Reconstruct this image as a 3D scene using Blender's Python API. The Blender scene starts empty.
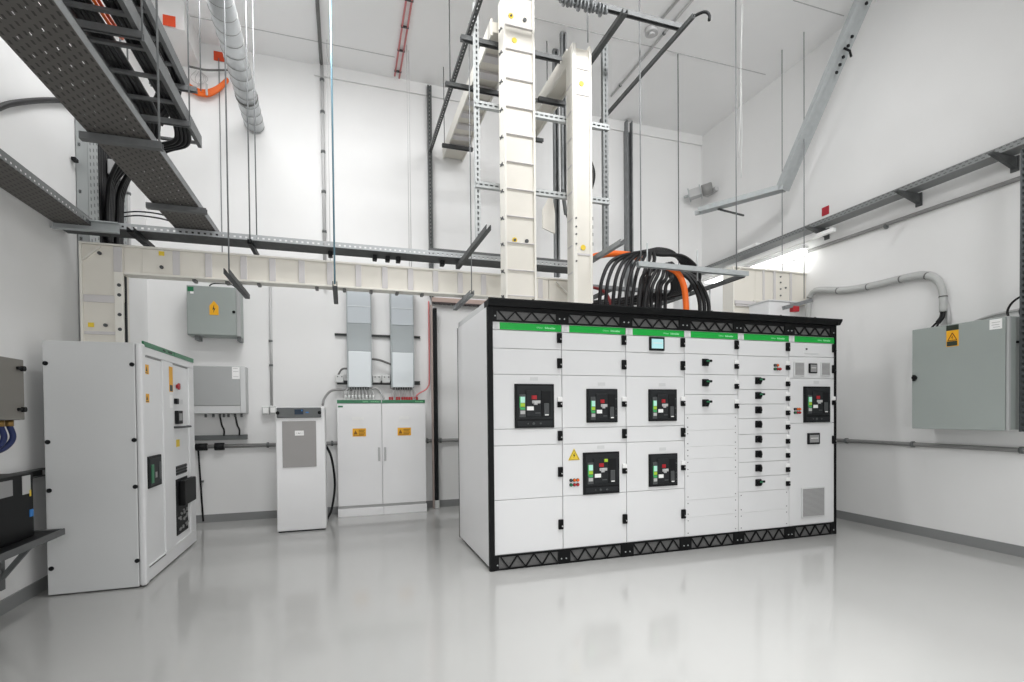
import bpy, bmesh, math, random
from mathutils import Vector, Matrix
random.seed(4)
S = bpy.context.scene
COL = S.collection

# ------------------------------------------------------------------ materials
def nodes(name):
    m = bpy.data.materials.new(name); m.use_nodes = True
    nt = m.node_tree
    return m, nt, nt.nodes['Principled BSDF']

def mat(name, col, rough=0.5, metal=0.0, spec=0.5, noise=0.0, nscale=6.0, coat=0.0, bump=0.0, bscale=80):
    m, nt, b = nodes(name)
    b.inputs['Base Color'].default_value = (*col, 1)
    b.inputs['Roughness'].default_value = rough
    b.inputs['Metallic'].default_value = metal
    b.inputs['Specular IOR Level'].default_value = spec
    b.inputs['Coat Weight'].default_value = coat
    tc = nt.nodes.new('ShaderNodeTexCoord')
    if noise > 0:
        n = nt.nodes.new('ShaderNodeTexNoise'); n.inputs['Scale'].default_value = nscale
        n.inputs['Detail'].default_value = 6
        nt.links.new(tc.outputs['Object'], n.inputs['Vector'])
        r = nt.nodes.new('ShaderNodeMapRange')
        r.inputs['From Min'].default_value = 0.3; r.inputs['From Max'].default_value = 0.7
        r.inputs['To Min'].default_value = 1 - noise; r.inputs['To Max'].default_value = 1 + noise
        nt.links.new(n.outputs['Fac'], r.inputs['Value'])
        mx = nt.nodes.new('ShaderNodeVectorMath'); mx.operation = 'SCALE'
        mx.inputs[0].default_value = col
        nt.links.new(r.outputs['Result'], mx.inputs['Scale'])
        nt.links.new(mx.outputs['Vector'], b.inputs['Base Color'])
    if bump > 0:
        n2 = nt.nodes.new('ShaderNodeTexNoise'); n2.inputs['Scale'].default_value = bscale
        nt.links.new(tc.outputs['Object'], n2.inputs['Vector'])
        bp = nt.nodes.new('ShaderNodeBump'); bp.inputs['Strength'].default_value = bump
        bp.inputs['Distance'].default_value = 0.002
        nt.links.new(n2.outputs['Fac'], bp.inputs['Height'])
        nt.links.new(bp.outputs['Normal'], b.inputs['Normal'])
    return m

def slotted(name, col, along, across, pitch, frac, per=None, width=0.012, rough=0.45, metal=0.7, jitter=False, dash=None):
    """galvanised sheet with real see-through slots: along/across are 0,1,2 object axes"""
    m, nt, b = nodes(name)
    b.inputs['Base Color'].default_value = (*col, 1)
    b.inputs['Roughness'].default_value = rough; b.inputs['Metallic'].default_value = metal
    tc = nt.nodes.new('ShaderNodeTexCoord'); sp = nt.nodes.new('ShaderNodeSeparateXYZ')
    nt.links.new(tc.outputs['Object'], sp.inputs[0])
    def M(op, a, bb):
        n = nt.nodes.new('ShaderNodeMath'); n.operation = op
        for i, q in enumerate((a, bb)):
            if q is None: continue
            if isinstance(q, (int, float)): n.inputs[i].default_value = q
            else: nt.links.new(q, n.inputs[i])
        return n.outputs[0]
    u = sp.outputs[along]; w = sp.outputs[across]
    if per:
        row = M('FLOOR', M('DIVIDE', w, per), None)
        off = M('MULTIPLY', row, 0.37) if jitter else 0.0
        s1 = M('LESS_THAN', M('FRACT', M('ADD', M('DIVIDE', u, pitch), off), None), frac)
        c = M('ABSOLUTE', M('SUBTRACT', M('FRACT', M('DIVIDE', w, per), None), 0.5), None)
        s2 = M('LESS_THAN', c, width / per / 2)
    else:
        s1 = M('LESS_THAN', M('FRACT', M('DIVIDE', u, pitch), None), frac)
        s2 = M('LESS_THAN', M('ABSOLUTE', w, None), width / 2)
    k = M('MULTIPLY', s1, s2)
    if dash:
        dp, dper = dash
        rw = M('FLOOR', M('DIVIDE', w, dper), None)
        d1 = M('LESS_THAN', M('FRACT', M('ADD', M('DIVIDE', u, dp), M('MULTIPLY', rw, .5)), None), .5)
        d2 = M('LESS_THAN', M('ABSOLUTE', M('SUBTRACT', M('FRACT', M('DIVIDE', w, dper), None), 0.5), None), .16)
        mc = nt.nodes.new('ShaderNodeMix'); mc.data_type = 'RGBA'
        mc.inputs[6].default_value = (*col, 1); mc.inputs[7].default_value = (*[q*.35 for q in col], 1)
        nt.links.new(M('MULTIPLY', d1, d2), mc.inputs[0]); nt.links.new(mc.outputs[2], b.inputs['Base Color'])
    tr = nt.nodes.new('ShaderNodeBsdfTransparent'); mx = nt.nodes.new('ShaderNodeMixShader')
    nt.links.new(k, mx.inputs[0]); nt.links.new(b.outputs[0], mx.inputs[1]); nt.links.new(tr.outputs[0], mx.inputs[2])
    nt.links.new(mx.outputs[0], nt.nodes['Material Output'].inputs[0])
    return m

def glow(name, col, s):
    m, nt, b = nodes(name)
    b.inputs['Base Color'].default_value = (*col, 1)
    b.inputs['Emission Color'].default_value = (*col, 1); b.inputs['Emission Strength'].default_value = s
    return m

def stripes(name, c1, c2, axis, pitch, duty, rough=0.5, ax2=None, pitch2=None):
    m, nt, b = nodes(name)
    tc = nt.nodes.new('ShaderNodeTexCoord'); sp = nt.nodes.new('ShaderNodeSeparateXYZ')
    nt.links.new(tc.outputs['Object'], sp.inputs[0])
    def fr(o, p):
        d = nt.nodes.new('ShaderNodeMath'); d.operation = 'DIVIDE'; d.inputs[1].default_value = p
        nt.links.new(o, d.inputs[0])
        f = nt.nodes.new('ShaderNodeMath'); f.operation = 'FRACT'; nt.links.new(d.outputs[0], f.inputs[0])
        l = nt.nodes.new('ShaderNodeMath'); l.operation = 'LESS_THAN'; l.inputs[1].default_value = duty
        nt.links.new(f.outputs[0], l.inputs[0]); return l.outputs[0]
    k = fr(sp.outputs[axis], pitch)
    if ax2 is not None:
        mm = nt.nodes.new('ShaderNodeMath'); mm.operation = 'MULTIPLY'
        nt.links.new(k, mm.inputs[0]); nt.links.new(fr(sp.outputs[ax2], pitch2 or pitch), mm.inputs[1]); k = mm.outputs[0]
    mx = nt.nodes.new('ShaderNodeMix'); mx.data_type = 'RGBA'
    mx.inputs[6].default_value = (*c1, 1); mx.inputs[7].default_value = (*c2, 1)
    nt.links.new(k, mx.inputs[0]); nt.links.new(mx.outputs[2], b.inputs['Base Color'])
    b.inputs['Roughness'].default_value = rough
    return m

wall_m = mat('wall_paint', (.80, .80, .795), .6, noise=.02, nscale=1.2, bump=.15, bscale=60)
ceil_m = mat('ceiling_paint', (.91, .91, .91), .8, noise=.02, nscale=1)
floor_m = mat('epoxy_floor', (.41, .41, .40), .11, spec=.5, noise=.03, nscale=.8)
base_m = mat('baseboard_grey', (.23, .235, .235), .45)
white_m = mat('cabinet_white', (.77, .775, .78), .38, noise=.008, nscale=3)
white3_m = mat('cabinet_bright_white', (.85, .85, .855), .35, noise=.008, nscale=3)
galm_m = mat('galvanised_mid', (.145, .15, .152), .55, metal=.25, spec=.3, noise=.12, nscale=14)
white2_m = mat('cabinet_light_grey', (.66, .67, .67), .42)
lidgrey_m = mat('box_grey', (.33, .365, .35), .42, noise=.03, nscale=2)
boxgrey2_m = mat('box_mid_grey', (.44, .45, .45), .35, metal=.2)
darkbox_m = mat('box_taupe', (.20, .19, .17), .5)
black_m = mat('black_paint', (.004, .0045, .005), .5, spec=.2)
blackmat_m = mat('black_plastic', (.008, .009, .010), .55, spec=.25)
dgrey_m = mat('breaker_grey', (.016, .018, .020), .5, spec=.3)
mgrey_m = mat('breaker_mid_grey', (.065, .07, .072), .5)
anth_m = mat('anthracite', (.13, .14, .14), .45)
green_m = mat('header_green', (.0, .40, .045), .4)
dgreen_m = mat('header_dark_green', (.015, .17, .07), .4)
ltext_m = mat('strip_text', (.35, .85, .45), .5)
dtext_m = mat('dark_text', (.02, .03, .02), .5)
galv_m = mat('galvanised', (.23, .24, .245), .55, metal=.25, spec=.3, noise=.12, nscale=14)
galvd_m = mat('galvanised_dark', (.095, .10, .10), .6, metal=.15, spec=.25, noise=.15, nscale=20)
galvl_m = mat('zinc_bright', (.44, .465, .47), .5, metal=.2, spec=.35, noise=.06, nscale=18)
cream_m = mat('busbar_cream', (.75, .72, .65), .5, noise=.02, nscale=4)
creaml_m = mat('busbar_cream_edge', (.78, .76, .70), .5)
lilac_m = mat('busbar_joint_grey', (.62, .60, .60), .5)
yel_m = mat('warning_yellow', (.80, .58, .04), .5)
org_m = mat('sticker_orange', (.85, .42, .01), .5)
red_m = mat('red_plastic', (.42, .012, .02), .45)
redlab_m = mat('red_label', (.65, .06, .01), .5)
orange_m = mat('orange_cable', (.80, .14, .01), .45)
pink_m = mat('red_conduit', (.62, .20, .20), .5)
cab_m = mat('black_cable', (.007, .007, .008), .45, spec=.35)
lgc_m = mat('grey_pipe', (.50, .50, .50), .45)
dpipe_m = mat('dark_pipe', (.14, .14, .135), .5)
mpipe_m = mat('mid_grey_pipe', (.27, .27, .265), .5)
wpipe_m = mat('white_conduit', (.62, .63, .62), .45)
hose_m = mat('pale_grey_hose', (.47, .48, .47), .5)
blue_m = mat('navy_cable', (.008, .02, .10), .5)
bluel_m = mat('blue_label', (.03, .20, .55), .5)
paper_m = mat('paper_white', (.90, .90, .89), .6)
grill_m = mat('grille_grey', (.30, .30, .30), .5)
grille_m = stripes('louvre_grey', (.42, .42, .42), (.26, .26, .26), 2, .012, .5)
mesh_m = stripes('plinth_mesh', (.10, .10, .10), (.17, .17, .165), 0, .012, .5, ax2=2, pitch2=.012)
alu_m = mat('transformer_alu', (.52, .56, .59), .4, metal=.25)
alul_m = mat('transformer_alu_light', (.66, .70, .72), .4, metal=.15)
alud_m = mat('transformer_alu_dark', (.34, .37, .38), .4, metal=.25)
screen_m = glow('display_screen', (.45, .75, .78), .22)
scr2_m = glow('breaker_screen', (.45, .80, .68), .08)
scr3_m = mat('breaker_green', (.05, .42, .12), .4)
lime_m = mat('breaker_lime', (.40, .60, .04), .4)
acscr_m = mat('ac_display', (.01, .03, .06), .25)
tube_m = glow('fluorescent_tube', (1, 1, .98), 6.0)
duct_m = mat('spiral_duct', (.62, .64, .65), .38, metal=.55, noise=.06, nscale=9)
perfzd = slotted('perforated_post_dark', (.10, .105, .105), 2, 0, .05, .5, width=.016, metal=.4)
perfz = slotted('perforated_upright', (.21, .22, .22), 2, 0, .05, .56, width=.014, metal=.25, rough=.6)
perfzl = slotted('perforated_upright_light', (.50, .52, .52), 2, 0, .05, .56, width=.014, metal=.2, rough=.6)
perfx = slotted('perforated_bar', (.45, .47, .47), 0, 2, .05, .6, width=.014, metal=.2, rough=.6)
perfy = slotted('perforated_strut', (.09, .095, .095), 1, 0, .05, .55, width=.013)
trayY = slotted('perforated_tray_long', (.115, .108, .10), 1, 0, .115, .22, per=.061, width=.0045, metal=.2, rough=.55, jitter=True, dash=(.055, .0305))
trayX = slotted('perforated_tray_cross', (.22, .22, .22), 0, 1, .06, .4, per=.03, width=.007, metal=.4, rough=.5, jitter=True)
lipX = slotted('perforated_lip', (.50, .52, .53), 0, 2, .045, .4, per=.05, width=.016, metal=.6)
lipY = slotted('perforated_lip_long', (.20, .21, .21), 1, 2, .05, .45, per=.055, width=.014, metal=.6)
lightTrayY = slotted('light_tray_long', (.50, .53, .53), 1, 0, .20, .12, per=.05, width=.008, metal=.4, rough=.4)

# ------------------------------------------------------------------ mesh builder
class MB:
    def __init__(s): s.bm = bmesh.new()
    def box(s, x0, x1, y0, y1, z0, z1, bev=0.0, seg=2):
        mtx = Matrix.Translation(((x0+x1)/2, (y0+y1)/2, (z0+z1)/2)) @ Matrix.Diagonal((abs(x1-x0), abs(y1-y0), abs(z1-z0), 1))
        r = bmesh.ops.create_cube(s.bm, size=1, matrix=mtx)
        if bev > 0:
            es = list({e for v in r['verts'] for e in v.link_edges})
            bmesh.ops.bevel(s.bm, geom=es, offset=min(bev, .45*min(abs(x1-x0), abs(y1-y0), abs(z1-z0))), segments=seg, profile=.5, affect='EDGES')
        return s
    def tube(s, pts, r, n=8, caps=True):
        P = [Vector(p) for p in pts]; rings = []
        t = (P[1]-P[0]).normalized()
        up = Vector((0, 0, 1)) if abs(t.z) < .9 else Vector((1, 0, 0))
        a = t.cross(up).normalized()
        for i, p in enumerate(P):
            if i == 0: t = (P[1]-P[0])
            elif i == len(P)-1: t = (P[-1]-P[-2])
            else: t = (P[i+1]-P[i-1])
            if t.length < 1e-9: t = Vector((0, 0, 1))
            t.normalize()
            a = (a - t*a.dot(t))
            if a.length < 1e-6: a = t.orthogonal()
            a.normalize(); b = t.cross(a)
            rr = r[i] if isinstance(r, (list, tuple)) else r
            rings.append([s.bm.verts.new(p + (a*math.cos(2*math.pi*k/n) + b*math.sin(2*math.pi*k/n))*rr) for k in range(n)])
        for q, w in zip(rings, rings[1:]):
            for k in range(n):
                f = s.bm.faces.new((q[k], q[(k+1) % n], w[(k+1) % n], w[k])); f.smooth = True
        if caps:
            s.bm.faces.new(rings[0][::-1]); s.bm.faces.new(rings[-1])
        return s
    def prism(s, poly, axis, a0, a1):
        """extrude a 2-D polygon along axis: axis 0 -> poly is (y,z), 1 -> (x,z), 2 -> (x,y)"""
        def P(p, a):
            return ((a, p[0], p[1]), (p[0], a, p[1]), (p[0], p[1], a))[axis]
        A = [s.bm.verts.new(P(p, a0)) for p in poly]; B = [s.bm.verts.new(P(p, a1)) for p in poly]
        n = len(poly)
        s.bm.faces.new(A[::-1]); s.bm.faces.new(B)
        for k in range(n): s.bm.faces.new((A[k], A[(k+1) % n], B[(k+1) % n], B[k]))
        return s
    def chan(s, axis, a0, a1, c, w=.041, h=.041, open_='+', t=.004, lip=.008):
        """C-section strut along axis; c = centre in the other two axes (u,v); opening towards +v/-v/+u/-u"""
        d = 1 if open_ in ('+', '+v', '+u') else -1
        q = [(-w/2, -h/2), (w/2, -h/2), (w/2, h/2), (w/2-lip, h/2), (w/2-lip, h/2-t), (w/2-t, h/2-t), (w/2-t, -h/2+t),
             (-w/2+t, -h/2+t), (-w/2+t, h/2-t), (-w/2+lip, h/2-t), (-w/2+lip, h/2), (-w/2, h/2)]
        if open_ in ('+u', '-u'): pl = [(c[0]+d*y, c[1]+x) for x, y in q]
        else: pl = [(c[0]+x, c[1]+d*y) for x, y in q]
        return s.prism(pl, axis, a0, a1)
    def obox(s, p0, p1, w, h, up=(0, 0, 1)):
        p0, p1 = Vector(p0), Vector(p1); t = (p1-p0).normalized(); u = Vector(up)
        a = t.cross(u).normalized(); b = a.cross(t)
        A = [s.bm.verts.new(p+a*i*w/2+b*j*h/2) for p in (p0, p1) for i, j in ((-1, -1), (1, -1), (1, 1), (-1, 1))]
        for f in ((3, 2, 1, 0), (4, 5, 6, 7), (0, 1, 5, 4), (1, 2, 6, 5), (2, 3, 7, 6), (3, 0, 4, 7)):
            s.bm.faces.new([A[k] for k in f])
        return s
    def disc(s, c, r, axis=1, d=.01, n=20):
        c = Vector(c); e = Vector((0, 0, 0)); e[axis] = d/2
        return s.tube([c-e, c+e], r, n)

def catm(pts, k=6):
    P = [Vector(p) for p in pts]; P = [2*P[0]-P[1]] + P + [2*P[-1]-P[-2]]; out = []
    for i in range(1, len(P)-2):
        for j in range(k):
            t = j/k; a, b, c, d = P[i-1], P[i], P[i+1], P[i+2]
            out.append(.5*((2*b)+(c-a)*t+(2*a-5*b+4*c-d)*t*t+(3*b-a-3*c+d)*t**3))
    out.append(P[-2]); return out

BASE = {}
def link(name, mb, m, base, parent=None):
    bm = mb.bm if isinstance(mb, MB) else mb
    base = Vector(base)
    bmesh.ops.translate(bm, vec=-base, verts=bm.verts)
    bmesh.ops.recalc_face_normals(bm, faces=bm.faces)
    me = bpy.data.meshes.new(name); bm.to_mesh(me); bm.free()
    me.materials.append(m)
    o = bpy.data.objects.new(name, me); COL.objects.link(o)
    if parent is not None:
        o.parent = parent; BASE[o.name] = base
    else:
        o.location = base; BASE[o.name] = base
    return o
def thing(name, label, cat, base, group=None):
    o = bpy.data.objects.new(name, None); COL.objects.link(o); o.location = base
    o.empty_display_size = .1
    o['label'] = label; o['category'] = cat
    if group: o['group'] = group
    BASE[o.name] = Vector(base); return o
def clusters(bm):
    bm.verts.index_update(); n = len(bm.verts); isl = [-1]*n; k = 0
    bm.verts.ensure_lookup_table()
    for v in bm.verts:
        if isl[v.index] >= 0: continue
        st = [v]; isl[v.index] = k
        while st:
            q = st.pop()
            for e in q.link_edges:
                w = e.other_vert(q)
                if isl[w.index] < 0: isl[w.index] = k; st.append(w)
        k += 1
    lo = [[1e9]*3 for _ in range(k)]; hi = [[-1e9]*3 for _ in range(k)]
    for v in bm.verts:
        i = isl[v.index]
        for a in range(3): lo[i][a] = min(lo[i][a], v.co[a]); hi[i][a] = max(hi[i][a], v.co[a])
    size = [max(h-l for h, l in zip(hi[i], lo[i])) for i in range(k)]
    cl = list(range(k))
    def find(i):
        while cl[i] != i: cl[i] = cl[cl[i]]; i = cl[i]
        return i
    for i in range(k):
        for j in range(i):
            g = math.sqrt(sum(max(0, lo[i][a]-hi[j][a], lo[j][a]-hi[i][a])**2 for a in range(3)))
            if g <= max(.02, .5*max(size[i], size[j])): cl[find(i)] = find(j)
    out = {}
    for v in bm.verts: out.setdefault(find(isl[v.index]), []).append(v)
    return list(out.values())
def part(name, mb, m, parent, label=None):
    groups = [None] if 'print' in name else clusters(mb.bm)
    for g in (groups if len(groups) > 1 else [None]):
        if g is None: b = mb
        else:
            b = bmesh.new(); mp = {v: b.verts.new(v.co) for v in g}
            for f_ in {f_ for v in g for f_ in v.link_faces}:
                nf = b.faces.new([mp[v] for v in f_.verts]); nf.smooth = f_.smooth
        o = link(name, b, m, BASE[parent.name], parent)
        if label: o['label'] = label
    return o
def solo(name, mb, m, label, cat, base, group=None):
    o = link(name, mb, m, base); o['label'] = label; o['category'] = cat
    if group: o['group'] = group
    return o
def struct(name, mb, m, base=(0, 0, 0)):
    o = link(name, mb, m, base); o['kind'] = 'structure'; return o
def text(name, body, size, at, m, parent, face='-y', extr=.0008, align='LEFT', bold=0.0):
    cu = bpy.data.curves.new(name, 'FONT'); cu.body = body; cu.size = size; cu.extrude = extr; cu.align_x = align
    cu.offset = bold; cu.resolution_u = 2
    t = bpy.data.objects.new('tmp', cu); COL.objects.link(t)
    dg = bpy.context.evaluated_depsgraph_get()
    me = bpy.data.meshes.new_from_object(t.evaluated_get(dg))
    bpy.data.objects.remove(t); bpy.data.curves.remove(cu)
    bm = bmesh.new(); bm.from_mesh(me); bpy.data.meshes.remove(me)
    R = {'-y': Matrix(((1, 0, 0), (0, 0, -1), (0, 1, 0))), '+x': Matrix(((0, 0, 1), (1, 0, 0), (0, 1, 0))), '-x': Matrix(((0, 0, -1), (-1, 0, 0), (0, 1, 0)))}[face]
    bmesh.ops.transform(bm, matrix=Matrix.Translation(at) @ R.to_4x4(), verts=bm.verts)
    return link(name, bm, m, BASE[parent.name], parent)

# ------------------------------------------------------------------ the room
XL, XR, YB, YF, H = -2.15, 5.55, 7.0, -4.5, 5.71
struct('floor', MB().box(XL-.2, XR+.2, YF-.2, YB+.2, -.15, 0), floor_m)
struct('ceiling', MB().box(XL-.2, XR+.2, YF-.2, YB+.2, H, H+.15), ceil_m)
struct('wall_back', MB().box(XL-.2, XR+.2, YB, YB+.2, 0, H), wall_m)
struct('wall_left', MB().box(XL-.2, XL, YF, YB, 0, H), wall_m)
struct('wall_right', MB().box(XR, XR+.2, YF, YB, 0, H), wall_m)
struct('wall_front', MB().box(XL-.2, XR+.2, YF-.2, YF, 0, H), mat('rear_wall_grey', (.22, .22, .22), .7))
struct('baseboard_back', MB().box(XL, XR, YB-.012, YB, 0, .095), base_m)
struct('baseboard_left', MB().box(XL, XL+.012, YF, YB-.012, 0, .095), base_m)
struct('baseboard_right', MB().box(XR-.012, XR, YF, YB-.012, 0, .095), base_m)
struct('trim_1', MB().box(-.3, XR, YB-.03, YB, 5.56, H), wall_m)
struct('trim_2', MB().box(-1.6, .66, 6.56, 6.57, H-.004, H), lgc_m)
struct('trim_3', MB().box(2.0, 5.34, 5.45, 5.46, H-.004, H), lgc_m)
struct('trim_4', MB().box(4.67, 5.4, 4.38, 4.39, H-.004, H), lgc_m)
wf = MB()
for a, b, c, d in ((-.2, 2.6, .60, .70), (-.2, 2.6, 3.9, 4.0), (-.2, -.1, .6, 4.0), (2.5, 2.6, .6, 4.0), (1.16, 1.24, .7, 3.9)): wf.box(a, b, YF, YF+.06, c, d)
struct('added_window_1', wf, white_m)  # added window frame, unseen behind the camera, surrounds the rear fill light
struct('trim_5', MB().box(-1.82, -1.56, 6.35, YB, 5.40, H, .004), wall_m)

# ------------------------------------------------------------------ main switchboard
FY = 4.016
seams = [1.125, 1.76, 2.376, 2.988, 3.595, 4.219, 4.815]
sb = thing('switchboard', 'long white six-column switchboard with black frame and green header strips', 'switchboard', (2.97, 4.58, 0))
part('body', MB().box(1.125, 4.815, FY+.02, 5.15, .02, 2.15, .004), white2_m, sb)
part('side_panel', MB().box(1.109, 1.124, FY+.03, 5.145, .03, 2.15, .003), white3_m, sb, 'plain white end panel')
part('rear_edge', MB().box(1.106, 1.128, 5.146, 5.156, .02, 2.15), blackmat_m, sb)
fr = MB()
fr.box(1.107, 1.150, 3.995, 4.034, 0, 2.15, .003).box(4.815, 4.830, 4.0, 4.04, 0, 2.15, .003)
part('corner_post', fr, black_m, sb)
# cornice with an up-turned front lip and pointed right corner
part('cornice', MB().prism([(3.975, 2.150), (4.02, 2.150), (4.10, 2.150), (4.10, 2.200), (3.985, 2.200), (3.965, 2.212), (3.962, 2.200)], 0, 1.107, 4.835)
     .prism([(4.80, 2.155), (4.835, 2.150), (4.868, 2.194), (4.868, 2.214), (4.80, 2.208)], 1, 3.965, 4.03), black_m, sb, 'black cornice along the top edge')
part('roof_plate', MB().box(1.115, 4.82, 4.101, 5.145, 2.151, 2.204, .003), white2_m, sb)
eb = MB()
for x in (1.50, 2.05, 2.72, 3.28, 4.10, 4.54): eb.tube([(x, 4.0, 2.203), (x, 4.0, 2.224)], .009, 8)
part('lifting_bolt', eb, black_m, sb)
def truss(z0, z1, tag_):
    for i in range(6):
        a, b = seams[i], seams[i+1]
        if i == 0: a = 1.150
        tt = .034 if z0 > 1 else .014
        p = MB().box(a, b, 4.006, 4.016, z0, z0+.014).box(a, b, 4.006, 4.016, z1-tt, z1)
        w = .062 if i else .05
        p.box(a, a+(w if i else .035), 4.004, 4.016, z0, z1).box(b-w, b, 4.004, 4.016, z0, z1)
        n = 7; L0, L1 = a+w, b-w; st = (L1-L0)/n
        for k in range(n):
            x0, x1 = L0+k*st, L0+(k+1)*st
            q = ((x0, z1-tt+.002), (x1, z0+.012)) if k % 2 == 0 else ((x0, z0+.012), (x1, z1-tt+.002))
            p.obox((q[0][0], 4.011, q[0][1]), (q[1][0], 4.011, q[1][1]), .009, .013, up=(0, 1, 0))
        o = part(tag_, p, black_m, sb)
        part('mesh_insert', MB().box(a+.02, b-.02, 4.017, 4.021, z0+.005, z1-.005), mesh_m, o)
        bl = MB()
        for x in ((a+.022), (b-.022)): bl.disc((x, 4.003, z0+.045), .006, 1, .006, 10)
        part('bolt', bl, galvl_m, o)
truss(0.0, .122, 'plinth_truss'); truss(2.030, 2.150, 'top_truss')

ROWS = [
    [1.965, 1.815, 1.603, 1.154, 1.018, .573, .123],
    [1.965, 1.815, 1.602, 1.154, 1.016, .573, .123],
    [1.965, 1.815, 1.601, 1.154, 1.015, .574, .123],
    [1.965, 1.818, 1.628, 1.440, 1.255, 1.108, .955, .842, .716, .46, .30, .123],
    [1.965, 1.814, 1.627, 1.490, 1.348, 1.208, 1.056, .919, .787, .644, .499, .30, .123],
    [1.965, 1.823, 1.605, 1.154, .123]]
LAT = [[1.915, 1.702, 1.372, 1.090, .783, .337], [1.917, 1.702, 1.373, 1.094, .782, .338], [1.916, 1.705, 1.376, 1.092, .785, .339],
       [1.915, 1.727, 1.537, 1.349, None, None, None, None, None, None, None],
       [1.914, 1.727, 1.565, 1.420, 1.278, 1.137, .995, .855, .713, .574, None, None],
       [1.917, 1.703, 1.377, .977]]
TALL = {(0, 2), (1, 2), (2, 2), (1, 4), (2, 4), (5, 2)}
for c in range(6):
    a = seams[c]+(.027 if c == 0 else .003); b = seams[c+1]-.003
    hd = part('header_panel', MB().box(a, b, FY, FY+.02, 1.967, 2.030, .002), white_m, sb)
    gx = a+.062 if c == 0 else a+.068
    part('green_strip', MB().box(gx, b-.002, FY-.004, FY, 1.968, 2.026), green_m, hd, 'bright green strip')
    part('logo_tag', MB().box(a+.018, a+.05, FY-.003, FY, 1.978, 2.015).box(a+.024, a+.044, FY-.004, FY-.003, 1.99, 2.004), white2_m, hd)
    text('strip_lettering', 'Okken', .021, (b-.225, FY-.0045, 1.988), ltext_m, hd)
    text('strip_lettering', 'Schneider', .024, (b-.150, FY-.0045, 1.987), ltext_m, hd, bold=.0008)
    R = ROWS[c]
    for r in range(len(R)-1):
        g_ = .0006 if LAT[c][r] is None else .002
        z1, z0 = R[r]-g_, R[r+1]+g_
        d = part('door', MB().box(a, b, FY, FY+.02, z0, z1, g_*1.4), white_m, sb)
        zl = LAT[c][r]
        if zl is not None:
            x1 = seams[c+1]-(.002 if c < 5 else -.008); x0 = x1-.043
            top = zl+.042
            lm = MB().box(x0, x1, FY-.022, FY, zl-.042, zl+(.005 if (c, r) in TALL or c in (3, 4) and r > 0 else .042), .005)
            lm.box(x0+.012, x1-.008, FY-.032, FY-.02, zl-.028, zl-.002, .004)
            lt = part('latch', lm, black_m, d); part('latch_key', MB().disc(((x0+x1)/2+.004, FY-.033, zl-.012), .006, 1, .004, 10), lgc_m, d)
        if zl is None:
            sc = MB()
            for x in (a+.03, b-.03):
                for z in (z0+.03, z1-.03): sc.disc((x, FY-.001, z), .005, 1, .003, 8)
            part('screw', sc, mgrey_m, d)
    # second half of a split latch: white upper cap
    for r, zl in enumerate(LAT[c]):
        if zl is not None and ((c, r) in TALL or (c in (3, 4) and r > 0)):
            x1 = seams[c+1]-(.002 if c < 5 else -.008); x0 = x1-.043
            k = MB().box(x0, x1, FY-.016, FY, zl+.006, zl+.045, .004)
            part('latch_cover', k, paper_m, sb)

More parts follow.
